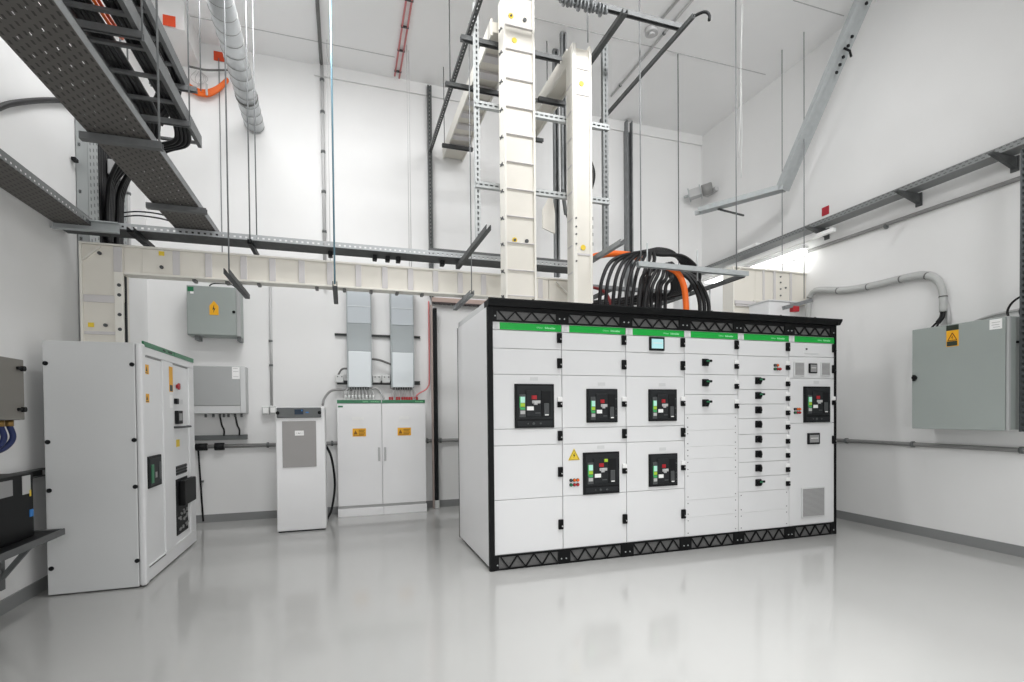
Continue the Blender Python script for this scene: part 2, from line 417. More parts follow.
def breaker(x0, x1, z0, z1, yellow=False):
    w, h = x1-x0, z1-z0
    X = lambda u: x0+u*w
    Z = lambda v: z1-v*h          # v from the top
    fm = MB()
    t = .05*w if w > .32 else .035*w
    fm.box(x0, x1, FY-.016, FY, z0, z1, .004)
    b = part('circuit_breaker', fm, blackmat_m, sb)
    bz = .80 if h > .34 else 0.955
    part('bezel', MB().box(x0+t, x1-t, FY-.022, FY-.016, Z(bz), z1-t, .003), dgrey_m, b)
    part('control_unit', MB().box(X(.10), X(.255), FY-.030, FY-.022, Z(.75 if h > .34 else .92), Z(.24), .002), mgrey_m, b)
    k = .78 if h > .34 else .95
    part('screen', MB().box(X(.125), X(.235), FY-.033, FY-.030, Z(.44*k/.8), Z(.30*k/.8)), scr2_m, b)
    part('status_band', MB().box(X(.115), X(.235), FY-.032, FY-.030, Z(.53*k/.8), Z(.45*k/.8)), lime_m, b)
    part('indicator_column', MB().box(X(.10), X(.125), FY-.0325, FY-.030, Z(.56*k/.8), Z(.30*k/.8)).box(X(.12), X(.235), FY-.0325, FY-.030, Z(.60*k/.8), Z(.545*k/.8)), scr3_m, b)
    part('button_pad', MB().box(X(.12), X(.235), FY-.033, FY-.030, Z(.70*k/.8), Z(.62*k/.8), .001), lgc_m, b)
    part('front_cover', MB().box(X(.265), X(.64), FY-.034, FY-.022, Z(.76*k/.8), Z(.15), .004), dgrey_m, b)
    part('red_button', MB().tube([(X(.46), FY-.034, Z(.315*k/.8)), (X(.46), FY-.044, Z(.315*k/.8))], .016*w/.35, 16).box(X(.40), X(.53), FY-.037, FY-.034, Z(.36*k/.8), Z(.27*k/.8), .002), red_m, b, 'red opening push button')
    part('rating_plate', MB().box(X(.28), X(.45), FY-.036, FY-.034, Z(.615*k/.8), Z(.525*k/.8)), paper_m, b)
    part('toggle', MB().box(X(.41), X(.62), FY-.040, FY-.034, Z(.455*k/.8), Z(.385*k/.8), .003).box(X(.45), X(.54), FY-.046, FY-.034, Z(.49*k/.8), Z(.40*k/.8), .003), lgc_m, b)
    part('maker_plate', MB().box(X(.49), X(.62), FY-.0355, FY-.034, Z(.69*k/.8), Z(.665*k/.8)), mgrey_m, b)
    part('charging_handle', MB().box(X(.72), X(.85), FY-.034, FY-.022, Z(.74*k/.8), Z(.45*k/.8), .006), mgrey_m, b)
    part('handle_tag', MB().box(X(.735), X(.83), FY-.036, FY-.034, Z(.735*k/.8), Z(.71*k/.8)), paper_m, b)
    part('upper_recess', MB().box(X(.66), X(.90), FY-.027, FY-.022, Z(.76*k/.8), Z(.16), .003), blackmat_m, b)
    if h > .34:
        part('racking_panel', MB().box(X(.06), X(.94), FY-.020, FY-.016, Z(.95), Z(.84), .003), dgrey_m, b)
        part('racking_socket', MB().disc((X(.46), FY-.022, Z(.90)), .011, 1, .006, 12).disc((X(.32), FY-.022, Z(.90)), .006, 1, .006, 10).disc((X(.64), FY-.022, Z(.90)), .008, 1, .006, 10), mgrey_m, b)
    else:
        part('side_screws', MB().disc((X(.93), FY-.023, Z(.3)), .006, 1, .004, 10).disc((X(.93), FY-.023, Z(.6)), .006, 1, .004, 10).disc((X(.93), FY-.023, Z(.8)), .006, 1, .004, 10), mgrey_m, b)
    if yellow:
        part('yellow_padlock', MB().box(X(.53), X(.625), FY-.050, FY-.034, Z(.235), Z(.16), .004), lime_m, b)
    ct = (x0+x1)/2
    part('breaker_tag', MB().box(ct-.035, ct+.035, FY-.002, FY, z1+.028, z1+.056), white2_m, b)
breaker(1.333, 1.682, 1.160, 1.526); breaker(1.986, 2.284, 1.196, 1.488); breaker(2.601, 2.896, 1.199, 1.487)
breaker(1.948, 2.298, .564 + .012, .939, True); breaker(2.600, 2.900, .608, .903); breaker(4.399, 4.746, 1.160, 1.524)

def panel_disp(name, x0, x1, z0, z1, m, lab=None):
    b = part(name, MB().box(x0, x1, FY-.018, FY, z0, z1, .006), blackmat_m, sb, lab)
    w = .12*(x1-x0)
    part('screen', MB().box(x0+w, x1-w, FY-.020, FY-.017, z0+w, z1-w), m, b)
    part('screen_line', MB().box(x0+w*1.6, x1-w*1.6, FY-.0206, FY-.020, z0+(z1-z0)*.52, z0+(z1-z0)*.57), paper_m, b)
panel_disp('touch_display', 2.611, 2.768, 1.835, 1.958, screen_m, 'lit pale blue touch display')
panel_disp('power_meter', 4.468, 4.571, 1.658, 1.757, grill_m); panel_disp('power_meter', 4.450, 4.607, .938, 1.052, grill_m)
def rot(x, z, turned):
    k = part('rotary_handle', MB().box(x-.036, x+.036, FY-.012, FY, z-.033, z+.035, .005), blackmat_m, sb)
    g = MB().tube([(x, FY-.012, z), (x, FY-.030, z)], .028, 14)
    if turned: g.box(x-.02, x+.050, FY-.044, FY-.028, z+.002, z+.024, .005)
    else: g.box(x-.012, x+.012, FY-.044, FY-.028, z-.034, z+.030, .005)
    part('lever', g, black_m, k)
    part('green_mark', MB().box(x-.018, x+.018, FY-.0455, FY-.044, z+.005, z+.018) if turned else MB().box(x-.006, x+.006, FY-.0455, FY-.044, z-.02, z+.02), dgreen_m if turned else blackmat_m, k)
for z in (1.740, 1.550, 1.361): rot(3.216, z, True)
for i, z in enumerate((1.575, 1.431, 1.291, 1.152, 1.007, .862, .725, .582)): rot(3.832, z, i in (0, 1, 7))
def buttons(x0, x1, z0, z1, n=3, skip=()):
    w = (x1-x0)/n; h = (z1-z0)/2
    cols = {(0, 0): mgrey_m, (1, 0): orange_m, (2, 0): orange_m, (0, 1): dgreen_m, (1, 1): red_m, (2, 1): red_m}
    for i in range(n):
        for j in range(2):
            if (i, j) in skip: continue
            x = x0+(i+.5)*w; z = z1-(j+.5)*h
            k = part('push_button', MB().disc((x, FY-.004, z), .46*w, 1, .008, 14), blackmat_m, sb)
            part('cap', MB().disc((x, FY-.010, z), .38*w, 1, .010, 14), cols[(i, j)], k)
buttons(1.820, 1.915, .647, .725); buttons(4.277, 4.366, 1.244, 1.313); buttons(4.024, 4.117, 1.675, 1.748, skip={(2, 0)})
tr = part('warning_triangle', MB().prism([(1.812, .877), (1.922, .877), (1.867, .978)], 1, FY-.003, FY), yel_m, sb, 'yellow electric shock triangle')
tb = MB()
for p, q in (((1.822, .882), (1.912, .882)), ((1.912, .882), (1.867, .966)), ((1.867, .966), (1.822, .882))): tb.obox((p[0], FY-.0035, p[1]), (q[0], FY-.0035, q[1]), .001, .005, up=(0, 1, 0))
tb.prism([(1.872, .940), (1.856, .915), (1.866, .917), (1.862, .895), (1.878, .922), (1.868, .920)], 1, FY-.004, FY-.003)
part('triangle_mark', tb, dtext_m, tr)
def vent(x0, x1, z0, z1):
    v = part('vent_grille', MB().box(x0, x1, FY-.012, FY, z0, z1, .006), white2_m, sb)
    part('louvre', MB().box(x0+.014, x1-.014, FY-.0135, FY-.011, z0+.014, z1-.014), grille_m, v)
vent(4.273, 4.412, 1.623, 1.773); vent(4.623, 4.754, 1.631, 1.777); vent(4.371, 4.679, .195, .503)
part('inspection_cover', MB().box(4.417, 4.602, FY-.006, FY, 1.856, 1.945, .003), white_m, sb)
part('cover_lock', MB().disc((4.437, FY-.008, 1.90), .010, 1, .008, 12), mgrey_m, sb)

# ------------------------------------------------------------------ left cabinet
lc = thing('distribution_cabinet', 'white two-section cabinet at left wall with dark green top strip', 'cabinet', (-1.73, 5.24, 0))
part('body', MB().box(-2.04, -1.482, 4.537, 5.955, .012, 1.835, .004), white2_m, lc)
part('plinth', MB().box(-1.99, -1.475, 4.56, 5.94, 0, .012), blackmat_m, lc)
ep = part('end_panel', MB().box(-2.036, -1.478, 4.520, 4.536, .010, 1.838, .006), white2_m, lc)
for x, z in ((-2.0, 1.673), (-1.507, 1.675), (-1.997, 1.111), (-1.503, 1.112), (-1.995, .763), (-1.502, .763), (-1.993, .202), (-1.50, .207)):
    x = x-.018 if x < -1.7 else x+.012
    part('quarter_turn_lock', MB().disc((x, 4.518, z), .016, 1, .010, 12), blackmat_m, ep)
part('front_frame', MB().box(-1.477, -1.432, 4.522, 4.60, .012, 1.838, .016, 3).box(-1.475, -1.445, 5.03, 5.30, .136, 1.759, .004)
     .box(-1.475, -1.445, 5.79, 5.96, .136, 1.759, .004).box(-1.475, -1.445, 4.601, 5.96, .015, .135, .004).box(-1.475, -1.445, 4.601, 5.96, 1.76, 1.838, .004), white_m, lc)
for y0, y1 in ((4.600, 5.03), (5.30, 5.79)):
    d = part('door', MB().box(-1.475, -1.455, y0, y1, .135, 1.76, .004), white_m, lc)
    part('door_gap', MB().box(-1.4545, -1.452, y0+.01, y1-.01, 1.745, 1.757), grill_m, d)
part('floor_slot', MB().box(-1.4445, -1.442, 4.63, 5.01, .118, .126), mgrey_m, lc)
gs = part('green_strip', MB().box(-1.455, -1.440, 4.592, 5.325, 1.822, 1.862, .002).box(-1.455, -1.440, 5.337, 5.955, 1.822, 1.862, .002), dgreen_m, lc, 'dark green strip along the top edge')
text('strip_lettering', 'Okken', .026, (-1.4395, 5.02, 1.833), dtext_m, gs, '+x'); text('strip_lettering', 'Schneider', .028, (-1.4395, 5.16, 1.833), dtext_m, gs, '+x')
for y0, y1, z0, z1 in ((4.632, 4.729, 1.616, 1.690), (4.631, 4.727, 1.395, 1.463)):
    k = part('warning_sticker', MB().box(-1.455, -1.453, y0, y1, z0, z1), org_m, lc)
    part('print', MB().prism([(y0+.03, z0+.02), (y1-.03, z0+.02), ((y0+y1)/2, z1-.014)], 0, -1.4535, -1.4525).box(-1.4535, -1.4525, y0+.015, y1-.015, z0+.006, z0+.012), dtext_m, k)
k = part('warning_sticker', MB().box(-1.445, -1.443, 5.19, 5.285, 1.50, 1.72), org_m, lc); part('print', MB().box(-1.4435, -1.4425, 5.20, 5.275, 1.505, 1.56), dtext_m, k)
k = part('notice', MB().box(-1.445, -1.443, 5.20, 5.28, 1.36, 1.47), paper_m, lc)
k = part('warning_sticker', MB().box(-1.455, -1.453, 5.39, 5.49, 1.005, 1.07), yel_m, lc)
part('emergency_button', MB().tube([(-1.455, 5.43, 1.557), (-1.435, 5.43, 1.557)], .018, 16).tube([(-1.442, 5.43, 1.557), (-1.43, 5.43, 1.557)], .030, 16), red_m, lc, 'red mushroom button')
part('selector', MB().box(-1.455, -1.43, 5.345, 5.41, 1.395, 1.445, .004), blackmat_m, lc)
part('name_plate', MB().box(-1.455, -1.45, 5.43, 5.60, 1.402, 1.440), white2_m, lc)
k = part('meter', MB().box(-1.455, -1.425, 5.36, 5.50, 1.215, 1.335, .005), blackmat_m, lc); part('screen', MB().box(-1.426, -1.423, 5.385, 5.475, 1.245, 1.31), grill_m, k)
part('pull_handle', MB().tube([(-1.455, 5.34, 1.185), (-1.42, 5.34, 1.185), (-1.42, 5.72, 1.185), (-1.455, 5.72, 1.185)], .010, 8), mgrey_m, lc)
k = part('breaker', MB().box(-1.455, -1.432, 4.612, 4.915, .728, .975, .006), blackmat_m, lc)
part('bezel', MB().box(-1.433, -1.428, 4.635, 4.895, .745, .958, .003), dgrey_m, k)
part('control_unit', MB().box(-1.429, -1.424, 4.66, 4.71, .765, .91), dgreen_m, k); part('plate', MB().box(-1.429, -1.425, 4.745, 4.785, .80, .845), mpipe_m, k)
part('button_row', MB().box(-1.429, -1.424, 4.83, 4.865, .78, .92), mgrey_m, k)
k = part('air_slots', MB().box(-1.455, -1.452, 5.365, 5.69, .745, .83), mgrey_m, lc)
part('slat', MB().box(-1.453, -1.448, 5.365, 5.69, .755, .768).box(-1.453, -1.448, 5.365, 5.69, .78, .793).box(-1.453, -1.448, 5.365, 5.69, .808, .82), black_m, k)
k = part('breaker_opening', MB().box(-1.455, -1.45, 5.35, 5.70, .20, .71), blackmat_m, lc, 'black opening with grey cover flap')
part('cover_flap', MB().box(-1.45, -1.40, 5.42, 5.80, .46, .69, .01), black_m, k)
rub = MB()
for _ in range(22):
    y = random.uniform(5.37, 5.66); z = random.uniform(.22, .42); rub.box(-1.451, -1.440, y, y+.03, z, z+random.uniform(.01, .03), .003)
part('terminal', rub, mpipe_m, k)

# ------------------------------------------------------------------ cooling unit, twin-door cabinet at the back wall
ac = thing('cooling_unit', 'slim white floor-standing cooling unit with grey intake and dark top panel', 'air conditioner', (-.45, 6.33, 0))
part('body', MB().box(-.708, -.205, 6.09, 6.55, .012, 1.372, .012), white3_m, ac)
part('foot_strip', MB().box(-.695, -.215, 6.098, 6.54, 0, .014), blackmat_m, ac)
hp = part('control_panel', MB().box(-.694, -.240, 6.072, 6.092, 1.252, 1.366, .012), anth_m, ac, 'dark grey control panel')
part('display', MB().box(-.514, -.424, 6.068, 6.073, 1.290, 1.345), acscr_m, hp)
part('display_icon', MB().box(-.445, -.432, 6.0665, 6.068, 1.325, 1.34).box(-.40, -.37, 6.071, 6.0725, 1.305, 1.318), bluel_m, hp)
part('knob', MB().disc((-.682, 6.067, 1.308), .019, 1, .014, 14).disc((-.258, 6.067, 1.308), .019, 1, .014, 14), black_m, hp)
part('intake_grille', MB().box(-.642, -.297, 6.082, 6.092, .711, 1.217, .003), stripes('intake_mesh', (.36, .35, .34), (.30, .29, .285), 2, .010, .5), ac, 'taupe grey intake mesh')
k = part('label_plate', MB().box(-.514, -.423, 6.078, 6.082, 1.058, 1.112), paper_m, ac); text('label_lettering', '1 AC 1', .022, (-.468, 6.0778, 1.076), dtext_m, k, align='CENTER')
part('side_seam', MB().box(-.2035, -.2015, 6.30, 6.306, .06, 1.34), grill_m, ac)

bc = thing('capacitor_cabinet', 'white twin-door cabinet at back wall with green top strip and orange warning labels', 'cabinet', (.47, 6.87, 0))
part('body', MB().box(-.083, 1.012, 6.773, 6.945, .13, 1.428, .004), white2_m, bc)
part('plinth', MB().box(-.088, .465, 6.745, 6.985, 0, .098, .003).box(.467, 1.018, 6.745, 6.985, 0, .098, .003), white3_m, bc)
part('recess_strip', MB().box(-.085, 1.01, 6.78, 6.99, .098, .132), lgc_m, bc)
for i, (x0, x1, hx) in enumerate(((-.083, .454, .404), (.460, 1.012, .480))):
    d = part('door', MB().box(x0, x1, 6.752, 6.772, .134, 1.420, .004), white3_m, bc)
    part('handle', MB().box(hx, hx+.026, 6.735, 6.752, .685, .862, .006), lgc_m, d)
    gs = part('green_strip', MB().box(x0+.002, x1-.004, 6.747, 6.772, 1.424, 1.464), dgreen_m, bc, 'dark green strip')
    if i == 0: text('strip_lettering', 'VarSet', .026, (x1-.23, 6.7462, 1.434), ltext_m, gs)
    text('strip_lettering', 'Schneider', .026, (x1-.13, 6.7462, 1.434), ltext_m, gs)
    sx0, sx1 = (.098, .261) if i == 0 else (.652, .823)
    st = part('warning_label', MB().box(sx0, sx1, 6.749, 6.752, 1.004, 1.105), org_m, d, 'orange warning label')
    pm = MB().prism([(sx0+.012, 1.03), (sx0+.062, 1.03), (sx0+.037, 1.082)], 1, 6.748, 6.749)
    for j in range(4): pm.box(sx0+.075, sx1-.014-.01*(j % 2), 6.748, 6.749, 1.078-j*.018, 1.086-j*.018)
    pm.box(sx0+.012, sx1-.03, 6.748, 6.749, 1.012, 1.018)
    part('label_print', pm, mat('label_brown', (.25, .10, .0), .6), st)
    nx0, nx1 = (.094, .239) if i == 0 else (.673, .800)
    part('name_plate', MB().box(nx0, nx1, 6.749, 6.752, 1.212, 1.252), paper_m, d)
part('maker_badge', MB().box(-.07, -.012, 6.748, 6.752, 1.372, 1.392), dgreen_m, bc)

# cable glands and wires on the twin cabinet
gl = thing('gland_plate', 'row of white cable glands on the left half of the twin-door cabinet', 'cable glands', (.2, 6.86, 1.464))
g1, g2 = MB(), MB()
g1.box(-.02, .40, 6.80, 6.93, 1.464, 1.474)
for k in range(9):
    x = .02+k*.043; g1.tube([(x, 6.86, 1.472), (x, 6.86, 1.53)], .014, 10)
part('gland', g1, wpipe_m, gl)
for k in range(9):
    x = .02+k*.043; xt = .08+k*.028
    g2.tube(catm([(x, 6.86, 1.525), (x+random.uniform(-.01, .01), 6.87, 1.57), (xt, 6.89, 1.635)], 4), .007, 6)
part('wire', g2, lgc_m, gl)
gl = thing('gland_row', 'row of red cable lugs on the right half of the twin-door cabinet', 'cable glands', (.74, 6.86, 1.464))
g1, g2 = MB(), MB()
for x in (.57, .60, .66, .69, .73, .76, .79, .82, .85, .92): g1.box(x-.012, x+.012, 6.84, 6.88, 1.464, 1.505, .004)
part('lug', g1, red_m, gl)
for x, xt in ((.60, .64), (.66, .67), (.69, .70), (.73, .73), (.76, .76), (.79, .79), (.85, .82), (.90, .85)):
    g2.tube(catm([(x, 6.86, 1.50), (x, 6.87, 1.56), (xt, 6.89, 1.628)], 4), .006, 6)
part('wire', g2, lgc_m, gl)

# two tall aluminium reactor boxes above
for i, (x0, x1, lab) in enumerate(((.055, .342, 'left of the two tall aluminium housings on the back wall'), (.600, .880, 'right of the two tall aluminium housings on the back wall'))):
    t = thing('wall_housing', lab, 'electrical housing', ((x0+x1)/2, 6.98, 1.62), 'tall aluminium wall housings')
    part('upper_cover', MB().box(x0, x1, 6.84, 6.985, 2.30+.14, 2.95, .006), alu_m, t)
    part('middle_cover', MB().box(x0+.004, x1-.004, 6.845, 6.985, 2.085, 2.44, .006), alud_m, t, 'darker grey middle cover')
    part('lower_cover', MB().box(x0+.006, x1-.004, 6.838, 6.985, 1.63, 2.085, .006), alul_m, t)
    part('edge_profile', MB().box(x0-.008, x0+.008, 6.85, 6.985, 1.63, 2.95).box(x1-.008, x1+.008, 6.85, 6.985, 1.63, 2.95), alud_m, t)
    part('fold_line', MB().box(x0, x1, 6.836, 6.84, 2.655, 2.665), alul_m, t)
    tm = MB()
    for k in range(8): tm.box(x0+.02+k*.031, x0+.036+k*.031, 6.87, 6.92, 1.60, 1.632)
    part('terminal', tm, mgrey_m, t)
solo('mounting_rail', MB().chan(0, -.10, .99, (6.985, 2.31), .03, .03, '-u'), galvd_m, 'upper horizontal perforated rail carrying the two aluminium housings', 'rail', (.45, 6.985, 2.31))
solo('mounting_rail', MB().chan(0, -.08, .98, (6.985, 1.695), .05, .03, '-u'), galvd_m, 'lower horizontal rail behind the feet of the two aluminium housings', 'rail', (.45, 6.985, 1.695))
for i, (x, lab) in enumerate(((-.05, 'small white junction box left of the aluminium housings'), (.41, 'small white junction box between the aluminium housings, left one'), (.53, 'small white junction box between the aluminium housings, right one'))):
    t = thing('junction_box', lab, 'junction box', (x, 6.95, 1.74))
    part('body', MB().box(x-.05, x+.05, 6.90, 6.985, 1.69, 1.79, .01), wpipe_m, t)
    part('screw', MB().disc((x-.02, 6.898, 1.765), .008, 1, .005, 8).disc((x+.03, 6.898, 1.765), .008, 1, .005, 8), mgrey_m, t)
def cable(name, pts, r, m, label, cat='cable', group=None, k=6, n=8):
    q = catm(pts, k) if len(pts) > 2 else pts
    return solo(name, MB().tube(q, r, n), m, label, cat, pts[0], group)
cable('flexible_conduit', [(-.24, 6.55, 1.40), (-.23, 6.75, 1.48), (-.15, 6.93, 1.585), (.0, 6.95, 1.60), (.10, 6.95, 1.60)], .015, mpipe_m, 'grey conduit curving from the cooling unit to the aluminium housings', 'conduit')
cable('flexible_conduit', [(-.08, 6.93, 1.75), (-.02, 6.93, 1.86), (.06, 6.93, 1.87), (.09, 6.93, 1.87)], .012, dpipe_m, 'short dark conduit looping from the left junction box', 'conduit')
cable('flexible_conduit', [(.34, 6.90, 2.0), (.45, 6.90, 1.985), (.6, 6.90, 1.93)], .014, dpipe_m, 'dark conduit bridging the two aluminium housings', 'conduit')
cable('flexible_conduit', [(.34, 6.90, 1.61), (.40, 6.88, 1.62), (.45, 6.88, 1.58), (.50, 6.86, 1.475)], .013, lgc_m, 'grey conduit dropping between the aluminium housings onto the twin cabinet', 'conduit')
cable('red_cable', [(.88, 6.86, 1.49), (.95, 6.90, 1.55), (1.08, 6.95, 1.64), (1.105, 6.97, 1.85), (1.108, 6.97, 2.8)], .010, pink_m, 'thin red cable running down the back wall to the twin cabinet')
cable('floor_cable', [(-.21, 6.5, .92), (-.15, 6.6, .75), (-.12, 6.72, .42), (-.16, 6.72, .12), (-.21, 6.62, .02)], .014, blackmat_m, 'black hose looping down beside the cooling unit to the floor')

# back wall boxes
t = thing('wall_box', 'upper grey wall box with yellow warning sign, above left cabinet', 'electrical box', (-1.42, 6.99, 2.2))
part('body', MB().box(-1.700, -1.150, 6.79, 6.995, 2.215, 2.79, .006), lidgrey_m, t)
part('door', MB().box(-1.694, -1.190, 6.775, 6.790, 2.225, 2.784, .004), lidgrey_m, t)
part('door_edge', MB().box(-1.188, -1.146, 6.778, 6.795, 2.217, 2.788, .004), boxgrey2_m, t)
part('lock', MB().disc((-1.215, 6.772, 2.50), .017, 1, .010, 12), black_m, t)
sg = part('warning_sign', MB().prism([(-1.467, 2.455), (-1.373, 2.455), (-1.373, 2.56), (-1.42, 2.62), (-1.467, 2.56)], 1, 6.772, 6.775), org_m, t, 'yellow shock hazard sign')
part('sign_mark', MB().prism([(-1.42, 2.575), (-1.437, 2.515), (-1.422, 2.52), (-1.43, 2.475), (-1.405, 2.535), (-1.418, 2.53)], 1, 6.771, 6.772), dtext_m, sg)
part('green_badge', MB().box(-1.686, -1.625, 6.772, 6.775, 2.715, 2.768), dgreen_m, t); part('badge_tail', MB().box(-1.66, -1.625, 6.772, 6.775, 2.69, 2.716), paper_m, t)
part('foot', MB().box(-1.63, -1.59, 6.80, 6.98, 2.165, 2.215, .004).box(-1.19, -1.15, 6.80, 6.98, 2.165, 2.215, .004), anth_m, t)
t = thing('wall_box', 'lower flat grey wall box with white notice, behind left cabinet', 'electrical box', (-1.38, 6.99, 1.3))
part('body', MB().box(-1.660, -1.110, 6.80, 6.995, 1.305, 1.865, .006), boxgrey2_m, t)
part('lid', MB().box(-1.655, -1.165, 6.785, 6.80, 1.40, 1.86, .004), boxgrey2_m, t)
part('lower_flange', MB().box(-1.655, -1.165, 6.788, 6.80, 1.312, 1.395, .003), white2_m, t)
part('lid_edge', MB().box(-1.163, -1.108, 6.787, 6.80, 1.312, 1.86, .003), white2_m, t)
nt_ = part('notice', MB().box(-1.247, -1.165, 6.781, 6.785, 1.714, 1.856), paper_m, t)
part('notice_print', MB().box(-1.235, -1.178, 6.780, 6.781, 1.80, 1.806).box(-1.235, -1.185, 6.780, 6.781, 1.835, 1.841).box(-1.235, -1.178, 6.780, 6.781, 1.74, 1.745), lgc_m, nt_)
gm = MB()
for x in (-1.55, -1.47, -1.40, -1.36, -1.31, -1.24, -1.17): gm.tube([(x, 6.88, 1.305), (x, 6.88, 1.265)], .013, 10)
part('gland', gm, anth_m, t)
for i, x in enumerate((-1.40, -1.235)):
    cable('gland_cable', [(x, 6.88, 1.27), (x+.015, 6.89, 1.17), (x+.035, 6.90, 1.11), (x+.03, 6.92, 1.045)], .010, cab_m, ('left' if i == 0 else 'right') + ' short black cable below the flat grey wall box')
solo('wall_duct', MB().box(-1.72, -1.125, 6.93, 6.998, .992, 1.05, .004), anth_m, 'dark grey cable duct on the back wall below the flat grey box', 'cable duct', (-1.4, 6.96, 1.02))

def pipe_run(name, p0, p1, r, m, label, clips, axis):
    t = thing(name, label, 'conduit', p0)
    part('pipe', MB().tube([p0, p1], r, 10), m, t)
    c = MB()
    for q in clips:
        a = list(p0); a[axis] = q; e = [0, 0, 0]; e[axis] = .012
        c.tube([Vector(a)-Vector(e), Vector(a)+Vector(e)], r*1.45, 10)
    part('clip', c, anth_m, t)
    return t
pipe_run('wall_pipe', (-1.72, 6.975, .915), (4.6, 6.975, .915), .024, mpipe_m, 'horizontal grey pipe along the back wall below the grey boxes', (-.9, -.15, .2, 1.07, 1.25), 0)
solo('pipe_coupling', MB().tube([(-1.68, 6.97, .912), (-1.56, 6.97, .912)], .043, 12), blackmat_m, 'left dark coupling on the horizontal back wall pipe', 'coupling', (-1.62, 6.97, .912))
solo('pipe_coupling', MB().tube([(-1.48, 6.97, .912), (-1.38, 6.97, .912)], .045, 12), blackmat_m, 'right dark coupling on the horizontal back wall pipe', 'coupling', (-1.43, 6.97, .912))
pipe_run('wall_pipe', (-.85, 6.98, 1.40), (-.842, 6.98, 2.95), .016, lgc_m, 'vertical grey pipe on the back wall above the white socket box', (1.9, 2.2), 2)
t = thing('socket_box', 'white double socket box on the back wall left of the cooling unit', 'socket', (-.88, 6.98, 1.29))
part('body', MB().box(-.955, -.875, 6.93, 6.998, 1.29, 1.39, .01).box(-.868, -.80, 6.93, 6.998, 1.30, 1.40, .01), wpipe_m, t)
part('cover', MB().box(-.945, -.885, 6.925, 6.931, 1.31, 1.37, .004).box(-.860, -.808, 6.925, 6.931, 1.315, 1.375, .004), paper_m, t)
pipe_run('wall_pipe', (-1.62, 6.985, .02), (-1.66, 6.985, .90), .010, blackmat_m, 'thin black pipe from floor to coupling beside the left cabinet', (.5,), 2)
t = thing('door_post', 'tall black post on the back wall right of the twin-door cabinet', 'post', (1.17, 6.96, .11))
part('post', MB().box(1.155, 1.205, 6.90, 6.948, .11, 2.70, .004), blackmat_m, t)
part('edge_strip', MB().box(1.125, 1.150, 6.92, 6.948, .0, 2.75, .004), mat('dusty_pink_grey', (.42, .34, .31), .5), t)
part('top_rail', MB().box(1.15, 1.95, 6.93, 6.99, 2.79, 2.85, .004), mat('dusty_pink', (.45, .34, .30), .5), t)
part('rail_slots', MB().box(1.15, 1.95, 6.925, 6.985, 2.765, 2.788), slotted('rail_slots', (.08, .07, .07), 0, 2, .06, .3, per=.03, width=.012), t)
part('foot', MB().box(1.15, 1.21, 6.89, 6.985, .0, .11, .006), wpipe_m, t)

# ------------------------------------------------------------------ busbar trunking (cream)
def bus(body, fl, ax, a0, a1, w0, w1, n0, n1, rib=None, ribs=(), rw=.012, fo=.016, side=-1):
    """box duct: along axis ax; w = the broad direction, n = the shallow direction"""
    def bx(mb, A0, A1, W0, W1, N0, N1, bev=.003):
        r = {0: (A0, A1, N0, N1, W0, W1), 1: (W0, W1, A0, A1, N0, N1), 2: (W0, W1, N0, N1, A0, A1)}[ax]
        mb.box(*r, bev)
    bx(body, a0, a1, w0+.012, w1-.012, n0+fo, n1-fo)
    bx(fl, a0, a1, w0, w0+.018, n0, n1); bx(fl, a0, a1, w1-.018, w1, n0, n1)
    if rib is not None:
        for q in ribs: bx(rib, q-rw/2, q+rw/2, w0+.019, w1-.019, n0+.003, n1-.003)

t = thing('busbar_trunking', 'long cream horizontal busbar trunking crossing behind the switchboard, with elbow down to left cabinet', 'busbar', (-1.85, 5.06, 1.85))
bd, fl, rb = MB(), MB(), MB()
bus(bd, fl, 0, -1.70, 2.055, 2.455, 2.695, 5.0, 5.13, rb, [-1.325, -1.085, -.815, -.585, -.345, -.105, .145, .385, .625, .865, 1.11, 1.35, 1.6, 1.96], rw=.052)
part('housing', bd, cream_m, t); part('flange', fl, creaml_m, t); part('joint_cover', rb, lilac_m, t)
el = MB().box(-1.985, -1.702, 5.016, 5.114, 2.222, 2.68, .004).box(2.06, 2.33, 5.016, 5.114, 2.21, 2.68, .004)
part('elbow', el, cream_m, t)
ef = MB().box(-2.0, -1.701, 5.0, 5.13, 2.681, 2.695, .003).box(2.056, 2.325, 5.0, 5.13, 2.681, 2.695, .003).box(-2.0, -1.982, 5.0, 5.13, 1.85, 2.68, .003).box(-1.765, -1.705, 4.996, 5.13, 1.85, 2.468, .003)
ef.box(2.325, 2.345, 5.0, 5.13, 2.2, 2.695, .003).box(1.70, 1.712, 5.002, 5.02, 2.46, 2.69).obox((2.14, 5.008, 2.66), (2.31, 5.008, 2.50), .012, .03, up=(0, 1, 0)).obox((-1.975, 5.008, 2.55), (-1.86, 5.008, 2.66), .012, .03, up=(0, 1, 0))
part('elbow_flange', ef, creaml_m, t)
part('drop_housing', MB().box(-1.985, -1.735, 5.016, 5.114, 1.842, 2.22, .004), cream_m, t)
part('elbow_rib', MB().box(-1.77, -1.712, 5.004, 5.02, 2.47, 2.675, .003), lilac_m, t)
part('gasket', MB().box(-1.704, -1.694, 5.02, 5.05, 1.85, 2.44), blackmat_m, t)
part('drop_joint', MB().box(-1.978, -1.737, 5.004, 5.02, 2.215, 2.275, .004).box(-1.978, -1.737, 5.004, 5.02, 1.955, 1.98, .004), lilac_m, t)
part('junction_plate', MB().box(-1.57, -1.33, 5.006, 5.018, 2.475, 2.675, .003).box(1.72, 2.0, 5.006, 5.018, 2.475, 2.675, .003), cream_m, t)
st = MB()
for x, z in ((-1.43, 2.645), (-1.93, 2.03)): st.box(x-.02, x+.02, 5.003, 5.006, z-.018, z+.018)
